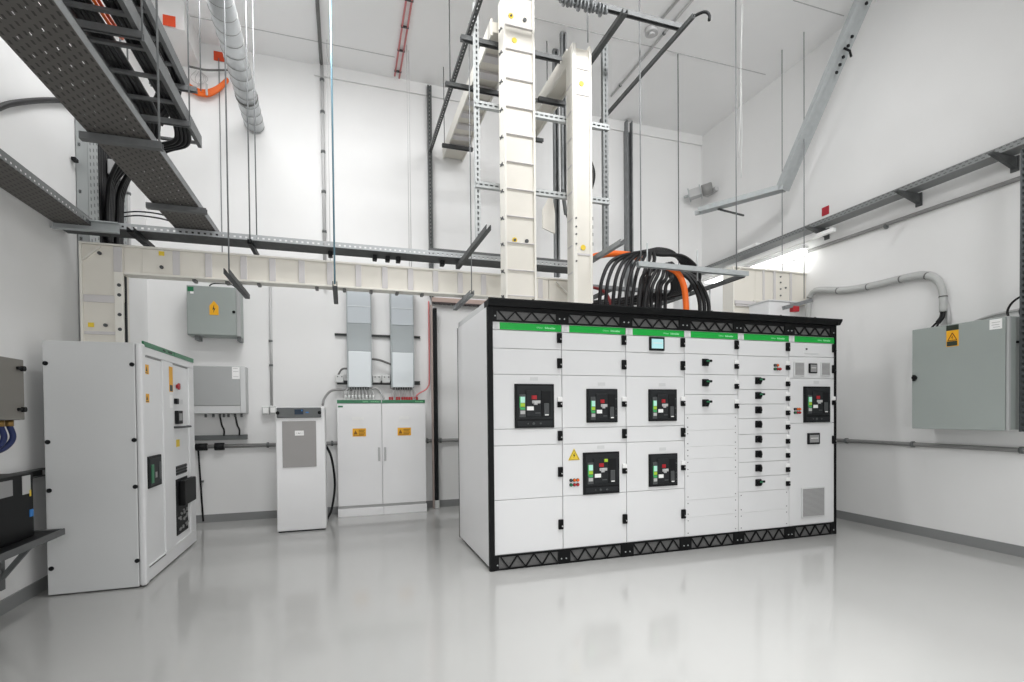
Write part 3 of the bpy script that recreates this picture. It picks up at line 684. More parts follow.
part('warning_sticker', st, yel_m, t)
bt = MB()
for x, z in ((-1.43, 2.53), (-1.73, 2.36), (-1.73, 2.28), (-1.73, 2.12), (-1.73, 2.0), (-1.83, 2.03), (1.75, 2.58), (-1.86, 2.61)): bt.disc((x, 4.998, z), .014, 1, .016, 10)
part('bolt', bt, mgrey_m, t)
hk = MB()
for x in (-1.20, -.95, -.70, -.22, .02, .26, .50, .74): hk.box(x-.014, x+.014, 5.02, 5.10, 2.432, 2.456, .004)
part('clamp', hk, dpipe_m, t)

t = thing('busbar_riser', 'tall broad cream busbar riser left, rising from the switchboard roof to the ceiling', 'busbar', (1.54, 4.5, 2.205))
bd, fl, rb = MB(), MB(), MB()
zz = [2.345, 2.575, 2.82, 3.055, 3.30, 3.54, 3.785, 4.03, 4.28, 4.54, 4.75]
bus(bd, fl, 2, 2.205, 5.02, 1.392, 1.688, 4.40, 4.56, rb, zz, rw=.008, fo=.022)
part('housing', bd, cream_m, t); part('flange', fl, creaml_m, t); part('joint_line', rb, lilac_m, t)
tbm = MB()
for z in zz: tbm.obox((1.391, 4.43, z-.03), (1.391, 4.53, z+.02), .008, .012, up=(1, 0, 0)); tbm.box(1.386, 1.40, 4.46, 4.52, z-.008, z+.008)
part('side_tab', tbm, mgrey_m, t)
st = MB()
for x, z in ((1.47, 4.84), (1.50, 4.63), (1.485, 2.845)): st.disc((x, 4.419, z), .024, 1, .005, 12)
part('warning_sticker', st, yel_m, t)
part('bolt', MB().disc((1.60, 4.416, 4.83), .018, 1, .012, 10).disc((1.60, 4.416, 2.845), .018, 1, .012, 10).disc((1.47, 4.413, 4.84), .010, 1, .008, 8).disc((1.485, 4.413, 2.845), .012, 1, .008, 8), mgrey_m, t)
bd, fl, rb = MB(), MB(), MB()
bus(bd, fl, 1, 4.57, 6.99, 1.325, 1.605, 4.745, 4.90, rb, [4.9+.25*i for i in range(8)], rw=.10, fo=.03)
part('ceiling_run_housing', bd, cream_m, t); part('ceiling_run_flange', fl, creaml_m, t); part('ceiling_run_joint', rb, lilac_m, t)

t = thing('busbar_riser', 'narrower cream busbar riser right, beside the black cable bundle', 'busbar', (2.16, 4.46, 2.205))
bd, fl, rb = MB(), MB(), MB()
bd.box(2.072, 2.245, 4.41, 4.53, 2.205, 4.62, .006)
fl.box(2.06, 2.098, 4.40, 4.55, 2.205, 4.72, .004).box(2.232, 2.255, 4.395, 4.55, 2.205, 4.72, .004)
part('housing', bd, cream_m, t); part('flange', fl, creaml_m, t)
lj = MB()
for z in (2.77, 4.26, 4.50): lj.box(2.10, 2.232, 4.403, 4.411, z-.008, z+.008)
for z in (2.6, 2.85, 3.1, 3.35, 3.6, 3.85, 4.1, 4.35): lj.box(2.056, 2.062, 4.42, 4.53, z-.006, z+.006)
part('joint_line', lj, lilac_m, t)
part('warning_sticker', MB().disc((2.16, 4.406, 2.835), .026, 1, .005, 12).disc((2.155, 4.406, 4.36), .024, 1, .005, 12), yel_m, t)
bm_ = MB()
for z in (2.70, 2.86, 2.95, 3.02, 3.10): bm_.disc((2.085, 4.396, z), .008, 1, .010, 8); bm_.box(2.25, 2.262, 4.40, 4.42, z, z+.03)
part('bolt', bm_, mgrey_m, t)
bd, fl = MB(), MB()
bus(bd, fl, 1, 4.55, 6.10, 2.07, 2.255, 4.60, 4.76, None, (), fo=.035)
part('ceiling_run_housing', bd, cream_m, t); part('ceiling_run_flange', fl, creaml_m, t)
part('elbow', MB().box(2.075, 2.25, 4.42, 4.60, 4.56, 4.70, .02), cream_m, t)

t = thing('busbar_trunking', 'short cream busbar elbow at the right wall behind the switchboard', 'busbar', (4.9, 5.06, 2.2))
bd, fl, rb = MB(), MB(), MB()
bd.box(4.752, 5.545, 5.02, 5.16, 2.62, 2.985, .004).box(4.43, 4.75, 5.02, 5.16, 2.205, 2.985, .004)
part('housing', bd, cream_m, t)
fl.box(4.42, 5.545, 5.0, 5.18, 2.985, 3.005, .003).box(4.72, 5.545, 5.0, 5.18, 2.60, 2.62, .003).box(4.41, 4.43, 5.0, 5.18, 2.15, 3.0, .003)
fl.obox((4.435, 5.008, 2.90), (4.52, 5.008, 2.985), .012, .03, up=(0, 1, 0))
part('flange', fl, creaml_m, t)
rb.box(4.86, 4.88, 5.003, 5.02, 2.62, 2.985).box(5.02, 5.05, 5.003, 5.02, 2.62, 2.985).box(5.28, 5.305, 5.003, 5.02, 2.62, 2.985).box(4.44, 4.75, 5.003, 5.02, 2.56, 2.60).box(4.45, 4.75, 5.0, 5.02, 2.535, 2.552)
part('joint_cover', rb, lilac_m, t)
bt = MB()
for z in (2.70, 2.78, 2.86, 2.93): bt.disc((5.14, 5.016, z), .010, 1, .010, 8)
bt.disc((5.22, 5.016, 2.8), .012, 1, .01, 8)
part('bolt', bt, mgrey_m, t)

# white box and panel behind the switchboard
t = thing('white_panel_cabinet', 'plain white enclosure rising behind the switchboard, left of the cream busbar elbow', 'cabinet', (4.87, 6.2, 0))
part('body', MB().box(4.56, 5.2, 6.0, 6.4, .02, 3.08, .03), white_m, t)
part('plinth', MB().box(4.58, 5.18, 6.02, 6.38, 0, .03), anth_m, t)
t = thing('white_box', 'white box on the switchboard roof below the cream busbar elbow', 'box', (4.74, 4.7, 2.204))
part('body', MB().box(4.50, 4.80, 4.55, 4.85, 2.205, 2.50, .006), white_m, t)
part('lid', MB().box(4.49, 4.90, 4.54, 4.86, 2.50, 2.515, .004), white2_m, t)

# ------------------------------------------------------------------ cable trays
def tray(base, label, name, ax, a0, a1, w0, w1, z, lip, sheet, lipm, cat='cable tray', ends=False):
    t = thing(name, label, cat, base)
    if ax == 0:
        part('tray_bed', MB().box(a0, a1, w0, w1, z, z+.004), sheet, t)
        part('side_lip', MB().box(a0, a1, w0, w0+.004, z+.004, z+lip).box(a0, a1, w0, w0+.014, z+lip-.003, z+lip), lipm, t)
        part('side_lip', MB().box(a0, a1, w1-.004, w1, z+.004, z+lip).box(a0, a1, w1-.014, w1, z+lip-.003, z+lip), lipm, t)
    else:
        part('tray_bed', MB().box(w0, w1, a0, a1, z, z+.004), sheet, t)
        part('side_lip', MB().box(w0, w0+.004, a0, a1, z+.004, z+lip).box(w0, w0+.014, a0, a1, z+lip-.003, z+lip), lipm, t)
        part('side_lip', MB().box(w1-.004, w1, a0, a1, z+.004, z+lip).box(w1-.014, w1, a0, a1, z+lip-.003, z+lip), lipm, t)
    return t
LT = tray((.2, 5.06, 2.80), 'long galvanised cable tray crossing above the cream busbar trunking', 'cable_tray', 0, -2.14, 2.46, 4.95, 5.18, 2.80, .052, galvd_m, lipX)
tray((-1.17, 3.5, 2.86), 'wide dark perforated cable tray overhead at upper left', 'cable_tray', 1, 1.6, 5.17, -1.325, -1.02, 2.862, .05, trayY, galv_m)
tray((-2.0, 4.0, 2.80), 'dark perforated cable tray fixed along the left wall', 'cable_tray', 1, 1.8, 5.16, -2.13, -1.89, 2.805, .06, trayY, lipY)
solo('tray_bracket', MB().chan(0, -2.14, -1.70, (4.925, 2.80), .085, .04, '-u'), galvl_m, 'short galvanised channel where the left wall tray meets the long tray', 'bracket', (-1.9, 4.93, 2.82))
solo('hanger_strut', MB().chan(0, -1.36, -.97, (4.45, 2.838), .04, .04, '+'), galm_m, 'hanger strut under the wide dark tray, farther one', 'strut', (-1.17, 4.45, 2.838), 'hanger struts under the wide tray')
solo('hanger_strut', MB().chan(0, -1.36, -.97, (3.45, 2.838), .04, .04, '+'), galm_m, 'hanger strut under the wide dark tray, nearer one', 'strut', (-1.17, 3.45, 2.838), 'hanger struts under the wide tray')

def ladder(base, label, x0, x1, y0, y1, z, bars):
    t = thing('cable_ladder', label, 'cable ladder', base)
    for x in (x0, x1):
        part('side_rail', MB().chan(1, y0, y1, (x, z+.05), .10, .03, '-u' if x == x1 else '+u'), galm_m, t)
    r = MB()
    y = y1-.06
    while y > y0: r.box(x0, x1, y-.015, y+.015, z+.004, z+.022); y -= .30
    part('rung', r, galm_m, t)
    return t
la = ladder((-1.32, 4.2, 3.6), 'near dark cable ladder overhead packed with black cables', -1.50, -1.165, 2.2, 5.15, 3.63, 0)
ladder((-1.4, 4.0, 4.2), 'higher dark cable ladder right of the packed one', -1.52, -1.30, 2.4, 5.34, 4.20, 0)
for i, (y, w) in enumerate(((3.70, 'nearer'), (4.71, 'farther'))):
    solo('hanger_strut', MB().chan(0, -1.56, -1.13, (y, 3.603), .035, .041, '-'), galm_m, w + ' hanger strut below the packed cable ladder', 'strut', (-1.32, y, 3.575))
solo('hanger_strut', MB().chan(0, -1.56, -1.20, (5.24, 4.175), .041, .041, '-'), galm_m, 'hanger strut below the far end of the higher ladder', 'strut', (-1.4, 5.24, 4.175))
# black cables on the ladders
nm = ['first', 'second', 'third', 'fourth', 'fifth', 'sixth', 'seventh', 'eighth', 'ninth', 'tenth', 'eleventh', 'twelfth', 'thirteenth', 'fourteenth']
LZ = .03
xs = [-1.455, -1.425, -1.395, -1.365, -1.265, -1.235, -1.205, -1.18]
for i, x in enumerate(xs):
    o = [(x, 2.2, 3.672)] + [(x+random.uniform(-.004, .004), y, 3.675) for y in (3, 3.8, 4.4)]
    if i < 4: o += [(x-.01, 4.72, 3.67), (x-.07, 4.93+.015*i, 3.62), (x-.25, 5.12+.02*i, 3.52), (-1.95, 5.5+.03*i, 3.42), (-2.02, 5.62+.03*i, 3.25), (-2.04, 5.64+.03*i, 2.9)]
    else: o += [(x, 4.70, 3.67), (x-.015, 4.92, 3.63), (x-.07, 5.03+.012*(i-4), 3.60), (x-.26, 5.10+.012*i, 3.575), (-1.75, 5.35+.02*i, 3.53), (-1.97, 5.62+.03*i, 3.40), (-2.02, 5.72+.03*i, 3.2), (-2.04, 5.74+.03*i, 2.9)]
    cable('ladder_cable', o, .018, cab_m, f'{nm[i]} black cable from the left in the packed overhead ladder', 'cable', 'black cables in the packed ladder')
for i, x in enumerate((-1.33, -1.305)):
    cable('red_cable', [(x, 2.2, 3.668), (x, 3.2, 3.668), (x+.003, 3.75, 3.68), (x-.01, 4.0, 3.75)], .010, (orange_m, redlab_m)[i], ('left' if i == 0 else 'right') + ' orange-red cable in the packed overhead ladder', 'cable')
for i, x in enumerate((-1.49, -1.45, -1.41, -1.37, -1.335)):
    cable('ladder_cable', [(x, 2.4, 4.245), (x, 4, 4.245), (x, 5.1, 4.25), (x-.05, 5.4, 4.20), (x-.25, 5.6, 4.0)], .019, cab_m, f'{nm[i]} black cable from the left in the higher overhead ladder', 'cable', 'black cables in the higher ladder')

# vertical ladder with cables at left wall
t = thing('cable_ladder', 'vertical cable ladder on the left wall filled with black cables', 'cable ladder', (-2.1, 5.75, 1.9))
part('side_rail', MB().box(-2.145, -2.06, 5.35, 5.354, 1.9, 4.25).box(-2.145, -2.14, 5.35, 5.47, 1.9, 4.25).box(-2.062, -2.058, 5.35, 5.54, 1.9, 4.25), slotted('ladder_rail', (.40, .42, .42), 2, 1, .06, .0, per=.13, width=.018, metal=.3, dash=(.06, .065)), t)
part('side_rail', MB().box(-2.145, -2.06, 6.10, 6.104, 1.9, 4.6).box(-2.062, -2.058, 6.08, 6.17, 1.9, 4.6), slotted('ladder_rail_far', (.33, .35, .35), 2, 1, .06, .0, per=.05, width=.02, metal=.3, dash=(.06, .05)), t)
rg = MB()
for z in (2.0, 2.4, 2.8, 3.2, 3.6, 4.0): rg.box(-2.13, -2.11, 5.35, 6.1, z, z+.03)
part('rung', rg, galvd_m, t)
for i in range(10):
    y = 5.60+i*.05
    cable('riser_cable', [(-2.085+.01*(i % 2), y, 2.0), (-2.09, y, 3.0), (-2.085, y, 4.0), (-2.08, y-.02, 4.5)], .024, cab_m, f'{nm[i]} black cable from the left on the vertical wall ladder', 'cable', 'black cables on the vertical ladder')
t = thing('small_wall_box', 'small grey box beside the vertical cable ladder, below the wide tray', 'electrical box', (-2.0, 5.75, 3.62))
part('body', MB().box(-2.055, -1.98, 5.72, 5.86, 3.54, 3.68, .008), lgc_m, t); part('gland', MB().tube([(-2.02, 5.79, 3.54), (-2.02, 5.79, 3.50)], .015, 8), anth_m, t)
pipe_run('wall_pipe', (-2.10, 6.34, 2.75), (-2.10, 6.34, 3.95), .018, lgc_m, 'short grey vertical pipe right of the vertical ladder', (3.0, 3.6), 2)
solo('threaded_rod', MB().tube([(-2.10, 6.22, 2.80), (-2.10, 6.22, 5.70)], .010, 8), galv_m, 'bluish steel rod just right of the vertical ladder', 'rod', (-2.10, 6.22, 2.8))
for i in range(2):
    cable('thin_cable', [(-2.06, 6.05, 3.30-.04*i), (-1.9, 6.0, 3.31-.04*i), (-1.6, 5.6, 3.17-.04*i), (-1.35, 5.2, 3.0-.03*i), (-1.2, 5.0, 2.90)], .007, cab_m, ('upper' if i == 0 else 'lower') + ' thin dark cable between vertical ladder and wide tray', 'cable')
cable('wall_cable', [(-2.13, 3.9, 3.06), (-2.13, 4.2, 3.26), (-2.13, 4.42, 3.43), (-2.13, 4.85, 3.70), (-2.12, 5.25, 3.92), (-2.10, 5.5, 4.0)], .020, cab_m, 'thick black cable curving along the left wall at upper left')
cable('wall_cable', [(-2.13, 4.0, 3.98), (-2.13, 4.4, 4.12), (-2.13, 4.8, 4.3), (-2.13, 5.2, 4.5)], .010, cab_m, 'thin black cable on the left wall near the top left corner')
solo('cable_clamp', MB().box(-2.145, -2.11, 5.26, 5.32, 3.44, 3.47, .006), blackmat_m, 'small black clamp on the left edge of the vertical ladder', 'clamp', (-2.1, 5.3, 3.46))

# ------------------------------------------------------------------ struts of the overhead frame
t = thing('support_frame', 'galvanised two-post support frame behind the cream busbar risers', 'support frame', (1.85, 4.6, 2.85))
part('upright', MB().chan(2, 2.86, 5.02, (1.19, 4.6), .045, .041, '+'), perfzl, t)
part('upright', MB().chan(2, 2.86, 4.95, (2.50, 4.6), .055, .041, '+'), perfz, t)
# the slot pattern is measured from each post's own centre line
for o in list(t.children):
    c = (1.19 if o.data.vertices[0].co.x + BASE[t.name].x < 1.6 else 2.50)
    dx = c-BASE[t.name].x
    for v in o.data.vertices: v.co.x -= dx; v.co.y -= 0
    o.location.x = dx
for z in (4.098, 3.372):
    o = part('crossbar', MB().chan(0, 1.165, 2.53, (4.625-.04, z), .055, .041, '+u'), perfx, t)
    dz = z-BASE[t.name].z
    for v in o.data.vertices: v.co.z -= dz
    o.location.z = dz
lm = MB()
part('slot_shade', MB().box(1.176, 1.204, 4.596, 4.612, 2.87, 5.01), anth_m, t); part('slot_shade', MB().box(2.482, 2.518, 4.596, 4.612, 2.87, 4.94), anth_m, t)  # added dark strips behind the slots: shade put in as colour
for z in (4.098, 3.372): part('slot_shade', MB().box(1.17, 2.52, 4.582, 4.598, z-.018, z+.018), anth_m, t)  # same added dark backing, so crossbar slots look shaded
def ystrut(x, y0, y1, z, label, m=None, w=.041):
    return solo('channel_strut', MB().chan(1, y0, y1, (x, z), w, .041, '+'), m or perfy, label, 'strut', (x, (y0+y1)/2, z))
def xstrut(y, x0, x1, z, label, w=.041):
    return solo('channel_strut', MB().chan(0, x0, x1, (y, z), w, .041, '-'), galvd_m if w < .045 else galm_m, label, 'strut', ((x0+x1)/2, y, z))
ystrut(1.145, 3.4, 6.88, 4.80, 'dark overhead strut slanting from the far wall post to the top, left of the risers')
ystrut(2.385, 4.0, 4.75, 4.785, 'dark overhead strut ending above the right post of the support frame', galvd_m, .05)
ystrut(2.985, 3.86, 5.60, 4.78, 'thin overhead strut slanting right of the support frame', galvd_m, .024)
xstrut(4.08, 1.5, 3.02, 4.835, 'long overhead cross strut at top centre carrying a row of clamps', .045)
xstrut(4.65, 1.06, 2.055, 4.715, 'upper cross strut behind the risers, below the ceiling run', .05)
xstrut(5.34, 1.05, 2.06, 4.715, 'lower cross strut behind the left riser')
xstrut(5.08, 1.98, 2.30, 4.572, 'short dark cross strut under the right ceiling run', .05)
xstrut(6.57, 1.24, 1.645, 4.715, 'short cross strut at the far end of the left ceiling run')
xstrut(5.85, 2.18, 2.34, 4.578, 'very short cross strut at the far end of the right ceiling run')
ystrut(1.11, 3.95, 5.12, 2.76, 'tilted-looking strut poking out at tray height, left of the left riser', galvd_m)
ystrut(2.31, 3.95, 4.95, 2.76, 'strut poking out at tray height, right of the right riser', galv_m)
ystrut(-.85, 4.48, 5.40, 2.405, 'short strut under the cream trunking above the upper grey wall box', galvd_m)
ystrut(-.06, 4.68, 5.45, 2.41, 'short strut under the cream trunking left of the aluminium housings', galvd_m)
ystrut(1.15, 4.68, 5.45, 2.41, 'short strut under the cream trunking beside the switchboard corner', galv_m)
ystrut(-.75, 4.90, 5.35, 2.778, 'short dark strut under the long tray above the upper grey wall box', blackmat_m, .03)
ystrut(-1.60, 4.86, 5.35, 2.778, 'short dark strut under the long tray near the left elbow', blackmat_m, .05)
xstrut(5.36, .86, 2.48, 2.98, 'long perforated channel just behind and above the long tray, between the risers', .05)
# clamp cluster on top strut
t = thing('beam_clamps', 'row of grey spring clamps on the overhead cross strut at top centre', 'clamps', (2.05, 4.08, 4.86))
cm = MB()
for i in range(13):
    x = 1.80+i*.035; cm.disc((x, 4.06+.015*(i % 2), 4.80), .034+.008*(i % 3), 0, .012, 12); cm.tube([(x, 4.08, 4.80), (x+.03, 4.08, 4.80)], .016, 8)
part('clamp_body', cm, galv_m, t)
solo('strut_hook', MB().tube(catm([(2.985, 3.90, 4.79), (3.06, 3.82, 4.80), (3.10, 3.80, 4.77), (3.10, 3.80, 4.72)], 4), .013, 8), blackmat_m, 'bent hook at the end of the thin right overhead strut', 'hook', (3.0, 3.9, 4.79))
# wall posts
def post(x, y, z0, z1, w, d, label, m=None, op='-'):
    return solo('channel_post', MB().chan(2, z0, z1, (x, y), w, d, op, t=.006, lip=.02), m or galvd_m, label, 'post', (x, y, z0))
post(1.145, 6.95, 2.86, H-.04, .055, .06, 'dark perforated wall post left of the risers', perfzd, '+')
post(4.17, 6.94, 2.3, 5.69, .10, .10, 'grey channel post on the back wall right of the risers', galv_m)
post(2.515, 5.86, 2.95, H, .065, .05, 'grey ceiling post between the risers, left of two', galv_m)
post(2.49, 5.57, 3.85, H, .065, .05, 'grey ceiling post between the risers, right of two', galv_m)
t = thing('cable_bracket', 'grey bent bracket hanging between the two cream risers', 'bracket', (2.5, 5.5, 3.5))
part('plate', MB().prism([(2.30, 3.72), (2.42, 3.95), (2.46, 3.70), (2.46, 3.45), (2.30, 3.50)], 1, 5.78, 5.80), cream_m, t)
part('arm', MB().obox((2.46, 5.55, 3.88), (2.50, 5.55, 3.60), .03, .04, up=(0, 1, 0)).obox((2.50, 5.55, 3.62), (2.62, 5.55, 3.40), .02, .03, up=(0, 1, 0)), galvd_m, t)
solo('duct_piece', MB().box(2.56, 2.72, 5.50, 5.62, 3.62, 4.15, .04), cream_m, 'cream duct piece partly hidden behind the right riser', 'duct', (2.64, 5.56, 3.62))
cable('cable_loop', [(2.42, 4.9, 3.98), (2.50, 4.92, 3.9), (2.53, 4.92, 3.78), (2.50, 4.92, 3.65), (2.44, 4.9, 3.58)], .028, cab_m, 'black cable loop bulging out beside the right riser')
pipe_run('riser_pipe', (2.44, 5.3, 2.95), (2.44, 5.3, 3.36), .02, lgc_m, 'short grey pipe behind the right riser above the long tray', (3.1,), 2)

# threaded rods
RN = [(-.835, 4.5, 2.40, H, .006, 'steel rod holding the strut above the upper grey wall box', galv_m),
      (-.06, 4.70, 2.41, H, .009, 'bluish steel rod holding the strut left of the aluminium housings', mat('rod_blue', (.18, .32, .40), .4, metal=.4)),
      (1.15, 4.70, 2.41, 4.9, .005, 'thin steel rod holding the strut at the switchboard corner', galv_m),
      (-.75, 4.93, 2.78, H, .006, 'steel rod at the dark strut under the long tray', galv_m),
      (-.735, 5.20, 2.82, H, .0055, 'steel rod behind the long tray, next to the spiral duct', galv_m),
      (-1.365, 6.985, 2.9, 5.56, .005, 'thin wire down the back wall below the red label beside the duct', galv_m),
      (-.985, 3.45, 2.84, H, .006, 'steel rod at the nearer strut of the wide tray', galv_m),
      (-1.135, 3.70, 3.575, H, .0055, 'steel rod right of the packed ladder, nearer strut', galv_m),
      (-1.545, 3.70, 3.575, H, .006, 'steel rod left of the packed ladder, nearer strut', galv_m),
      (-1.135, 4.71, 3.575, H, .0055, 'steel rod right of the packed ladder, farther strut', galv_m),
      (-1.545, 4.71, 3.575, H, .006, 'steel rod left of the packed ladder, farther strut', galv_m),
      (-1.17, 5.24, 4.175, H, .0055, 'steel rod at the far end of the higher ladder', galv_m),
      (-.13, 6.5, 2.86, H, .004, 'thin rod beside the bluish steel rod, reaching the ceiling', lgc_m),
      (.775, 6.31, 2.9, H, .004, 'left of two thin rods below the red ceiling conduit', lgc_m),
      (.81, 6.40, 2.9, H, .004, 'right of two thin rods below the red ceiling conduit', lgc_m),
      (1.10, 5.34, 4.73, H, .006, 'rod at the left end of the lower cross strut', galvd_m),
      (1.27, 6.57, 4.73, H, .005, 'rod at the far left ceiling run, left side', galvd_m),
      (1.628, 6.57, 4.73, H, .005, 'rod at the far left ceiling run, right side', lgc_m),
      (2.36, 5.75, 4.76, H, .006, 'rod reaching the ceiling between the two risers', galvd_m),
      (2.20, 4.36, 4.72, H, .006, 'rod above the right riser', galv_m),
      (2.75, 4.355, 2.70, H, .006, 'long steel rod left in the cable bundle frame', galv_m),
      (3.995, 5.47, 2.72, H, .006, 'long steel rod at the back of the cable bundle frame', galvd_m),
      (3.985, 4.47, 2.72, H, .006, 'long steel rod at the right corner of the cable bundle frame', galv_m),
      (5.177, 5.027, 3.005, H, .0055, 'long steel rod above the right cream busbar elbow, left of two', galv_m),
      (5.181, 4.713, 2.6, H, .0055, 'long steel rod above the right cream busbar elbow, right of two', galv_m)]
for x, y, z0, z1, r, lab, m in RN:
    solo('threaded_rod', MB().tube([(x, y, z0), (x, y, z1)], r, 6), m, lab, 'rod', (x, y, z0))
for i, pts in enumerate(([(4.05, 4.45, H), (4.08, 4.5, 5.2), (4.16, 4.6, 4.6), (4.22, 4.7, 4.1)], [(4.20, 4.6, H), (4.26, 4.7, 5.2), (4.36, 4.8, 4.6), (4.44, 4.9, 4.0)])):
    cable('hanging_wire', pts, .004, wpipe_m, ('left' if i == 0 else 'right') + ' thin white cord hanging from the ceiling beside the hanging light tray')
# ceiling pipe running down the back wall
t = thing('ceiling_pipe', 'thin dark pipe along the ceiling then down the back wall at centre left', 'conduit', (-.22, 6.9, 5.6))
part('ceiling_run', MB().tube([(-.21, 3.5, 5.69), (-.21, 6.93, 5.69)], .020, 8), dpipe_m, t)
part('wall_run', MB().tube([(-.205, 6.95, 5.69), (-.205, 6.95, 2.9)], .020, 8), lgc_m, t)
cl = MB()
for z in (5.5, 5.1, 4.6, 4.1, 3.6): cl.tube([(-.205, 6.95, z-.015), (-.205, 6.95, z+.015)], .028, 8)
part('clip', cl, anth_m, t)
pipe_run('ceiling_conduit', (3.61, 3.4, 5.692), (3.61, 6.45, 5.692), .014, lgc_m, 'thin grey conduit on the ceiling beside the thin right overhead strut', (4.2, 5.2, 6.2), 1)
t = thing('ceiling_sensor', 'small round white sensor at the end of a short ceiling conduit', 'sensor', (3.44, 5.2, 5.66))
part('conduit', MB().tube([(3.52, 3.4, 5.692), (3.445, 5.12, 5.692)], .016, 8), lgc_m, t); part('body', MB().disc((3.44, 5.2, 5.675), .075, 2, .05, 16).disc((3.44, 5.2, 5.64), .04, 2, .03, 12), lgc_m, t)
t = thing('red_conduit_pair', 'pair of red conduits clipped along the ceiling at top centre', 'conduit', (.7, 5.6, 5.69))
part('conduit', MB().tube([(.69, 3.8, 5.692), (.69, 6.90, 5.692)], .011, 8).tube([(.75, 3.8, 5.692), (.75, 6.93, 5.692)], .011, 8), pink_m, t)
cl = MB()
for y in (4.4, 4.8, 5.2, 5.6, 6.0, 6.4, 6.8): cl.box(.675, .765, y-.006, y+.006, 5.680, 5.703)
part('clip', cl, mgrey_m, t)

# ------------------------------------------------------------------ spiral duct, orange cable, labels on the back wall
t = thing('spiral_duct', 'round spiral ventilation duct entering the back wall at upper left', 'duct', (-.98, 5.5, 4.8))
P0, P1 = Vector((-.93, 3.6, 4.83)), Vector((-.99, 6.99, 4.83))
part('pipe', MB().tube([P0, P1], .108, 28), duct_m, t)
sp = MB(); N = 620; hx = []
dirv = (P1-P0).normalized(); a = dirv.cross(Vector((0, 0, 1))).normalized(); b = a.cross(dirv)
for k in range(N):
    f = k/(N-1); th = 2*math.pi*f*20
    hx.append(P0.lerp(P1, f)+(a*math.cos(th)+b*math.sin(th))*.109)
sp.tube(hx, .003, 4); part('spiral_seam', sp, mpipe_m, t)
jr = P0.lerp(P1, .82); part('joint_ring', MB().tube([jr-dirv*.012, jr+dirv*.012], .116, 28), dpipe_m, t)
for i, off in enumerate((-.025, .0, .025)):
    cable('orange_cable', [(-1.74, 6.95, 5.20+off), (-1.66, 6.94, 5.125+off), (-1.57, 6.93, 5.085+off), (-1.48, 6.92, 5.085+off), (-1.40, 6.92, 5.13+off*.9), (-1.33, 6.93, 5.205+off*.7), (-1.27, 6.95, 5.30+off*.4)], .020, orange_m, ('lower', 'middle', 'upper')[i] + ' strand of the orange cable bunch on the back wall', 'cable', 'orange cable bunch')
cable('cable_tie', [(-1.475, 6.88, 5.04), (-1.475, 6.87, 5.10), (-1.475, 6.885, 5.17)], .012, lgc_m, 'pale tie around the orange cable bunch', 'tie')
cable('dark_hose', [(-1.66, 6.9, 5.35), (-1.5, 6.88, 5.33), (-1.38, 6.9, 5.36), (-1.25, 6.95, 5.42)], .012, dpipe_m, 'thin dark hose above the orange cable bunch')
solo('red_sign', MB().box(-1.745, -1.63, 6.295, 6.30, 5.38, 5.49), redlab_m, 'upper red square label near the ceiling corner', 'label', (-1.69, 6.3, 5.43))
solo('red_sign', MB().box(-1.42, -1.30, 6.99, 6.996, 5.53, 5.64), redlab_m, 'red square label just left of the spiral duct', 'label', (-1.36, 6.99, 5.58))
cw = MB()
for i in range(3): cw.tube(catm([(-1.60+.03*i, 6.97, 5.36), (-1.66+.05*i, 6.96, 5.26), (-1.58, 6.96, 5.20-.01*i), (-1.52+.02*i, 6.96, 5.27), (-1.56, 6.97, 5.36)], 6), .003, 5)
solo('wire_coil', cw, lgc_m, 'coil of thin pale wire on the back wall above the orange bunch', 'wire', (-1.58, 6.96, 5.3))

# ------------------------------------------------------------------ cable bundle over the switchboard
t = thing('cable_support', 'horizontal strut frame around the black cables over the switchboard', 'support frame', (3.4, 4.6, 2.74))
part('strut', MB().chan(0, 2.71, 4.02, (4.355, 2.71), .05, .048, '-'), galvl_m, t)
part('strut', MB().chan(1, 4.382, 6.3, (3.995, 2.70), .041, .041, '-'), galvd_m, t)
part('strut', MB().chan(1, 5.28, 6.5, (2.95, 2.70), .041, .041, '-'), galvd_m, t)
part('strut', MB().chan(0, 2.60, 3.97, (5.255, 2.70), .05, .041, '-'), galv_m, t)
part('rod', MB().tube([(2.82, 4.355, 2.68), (2.82, 4.355, 2.92)], .007, 6).tube([(3.40, 4.355, 2.60), (3.40, 4.355, 2.90)], .007, 6).tube([(3.995, 4.9, 2.40), (3.995, 4.9, 2.70)], .007, 6), galvl_m, t)
part('red_clip', MB().box(3.975, 4.015, 4.98, 5.03, 2.645, 2.68), red_m, t)
BZ = 2.206
# left group: rise from the roof, lean right and join the high arch
for i in range(8):
    x = 2.335+i*.072; y = 4.43+.012*(i % 2)
    hz = 2.90+.012*i
    o = [(x, y, BZ), (x+.008, y, 2.38), (x+.055+.004*i, y+.03, 2.58+.012*i), (x+.20-.004*i, y+.08, 2.78+.006*i), (2.86+.035*i, 4.56+.015*i, hz-.005), (3.15+.03*i, 4.62+.015*i, hz+.012),
         (3.46+.012*i, 4.66+.02*i, 2.935-.004*i), (3.70-.006*i, 4.72+.01*i, 2.82-.01*i), (3.74-.010*i, 4.80+.01*i, 2.69-.008*i), (3.62-.01*i, 4.95+.02*i, 2.60), (3.40, 5.12+.03*i, 2.58+.006*i), (3.1, 5.3+.02*i, 2.59)]
    cable('power_cable', o, .0185, cab_m, f'{nm[i]} black cable from the left rising from the switchboard roof into the high arch', 'cable', 'black power cables over the switchboard')
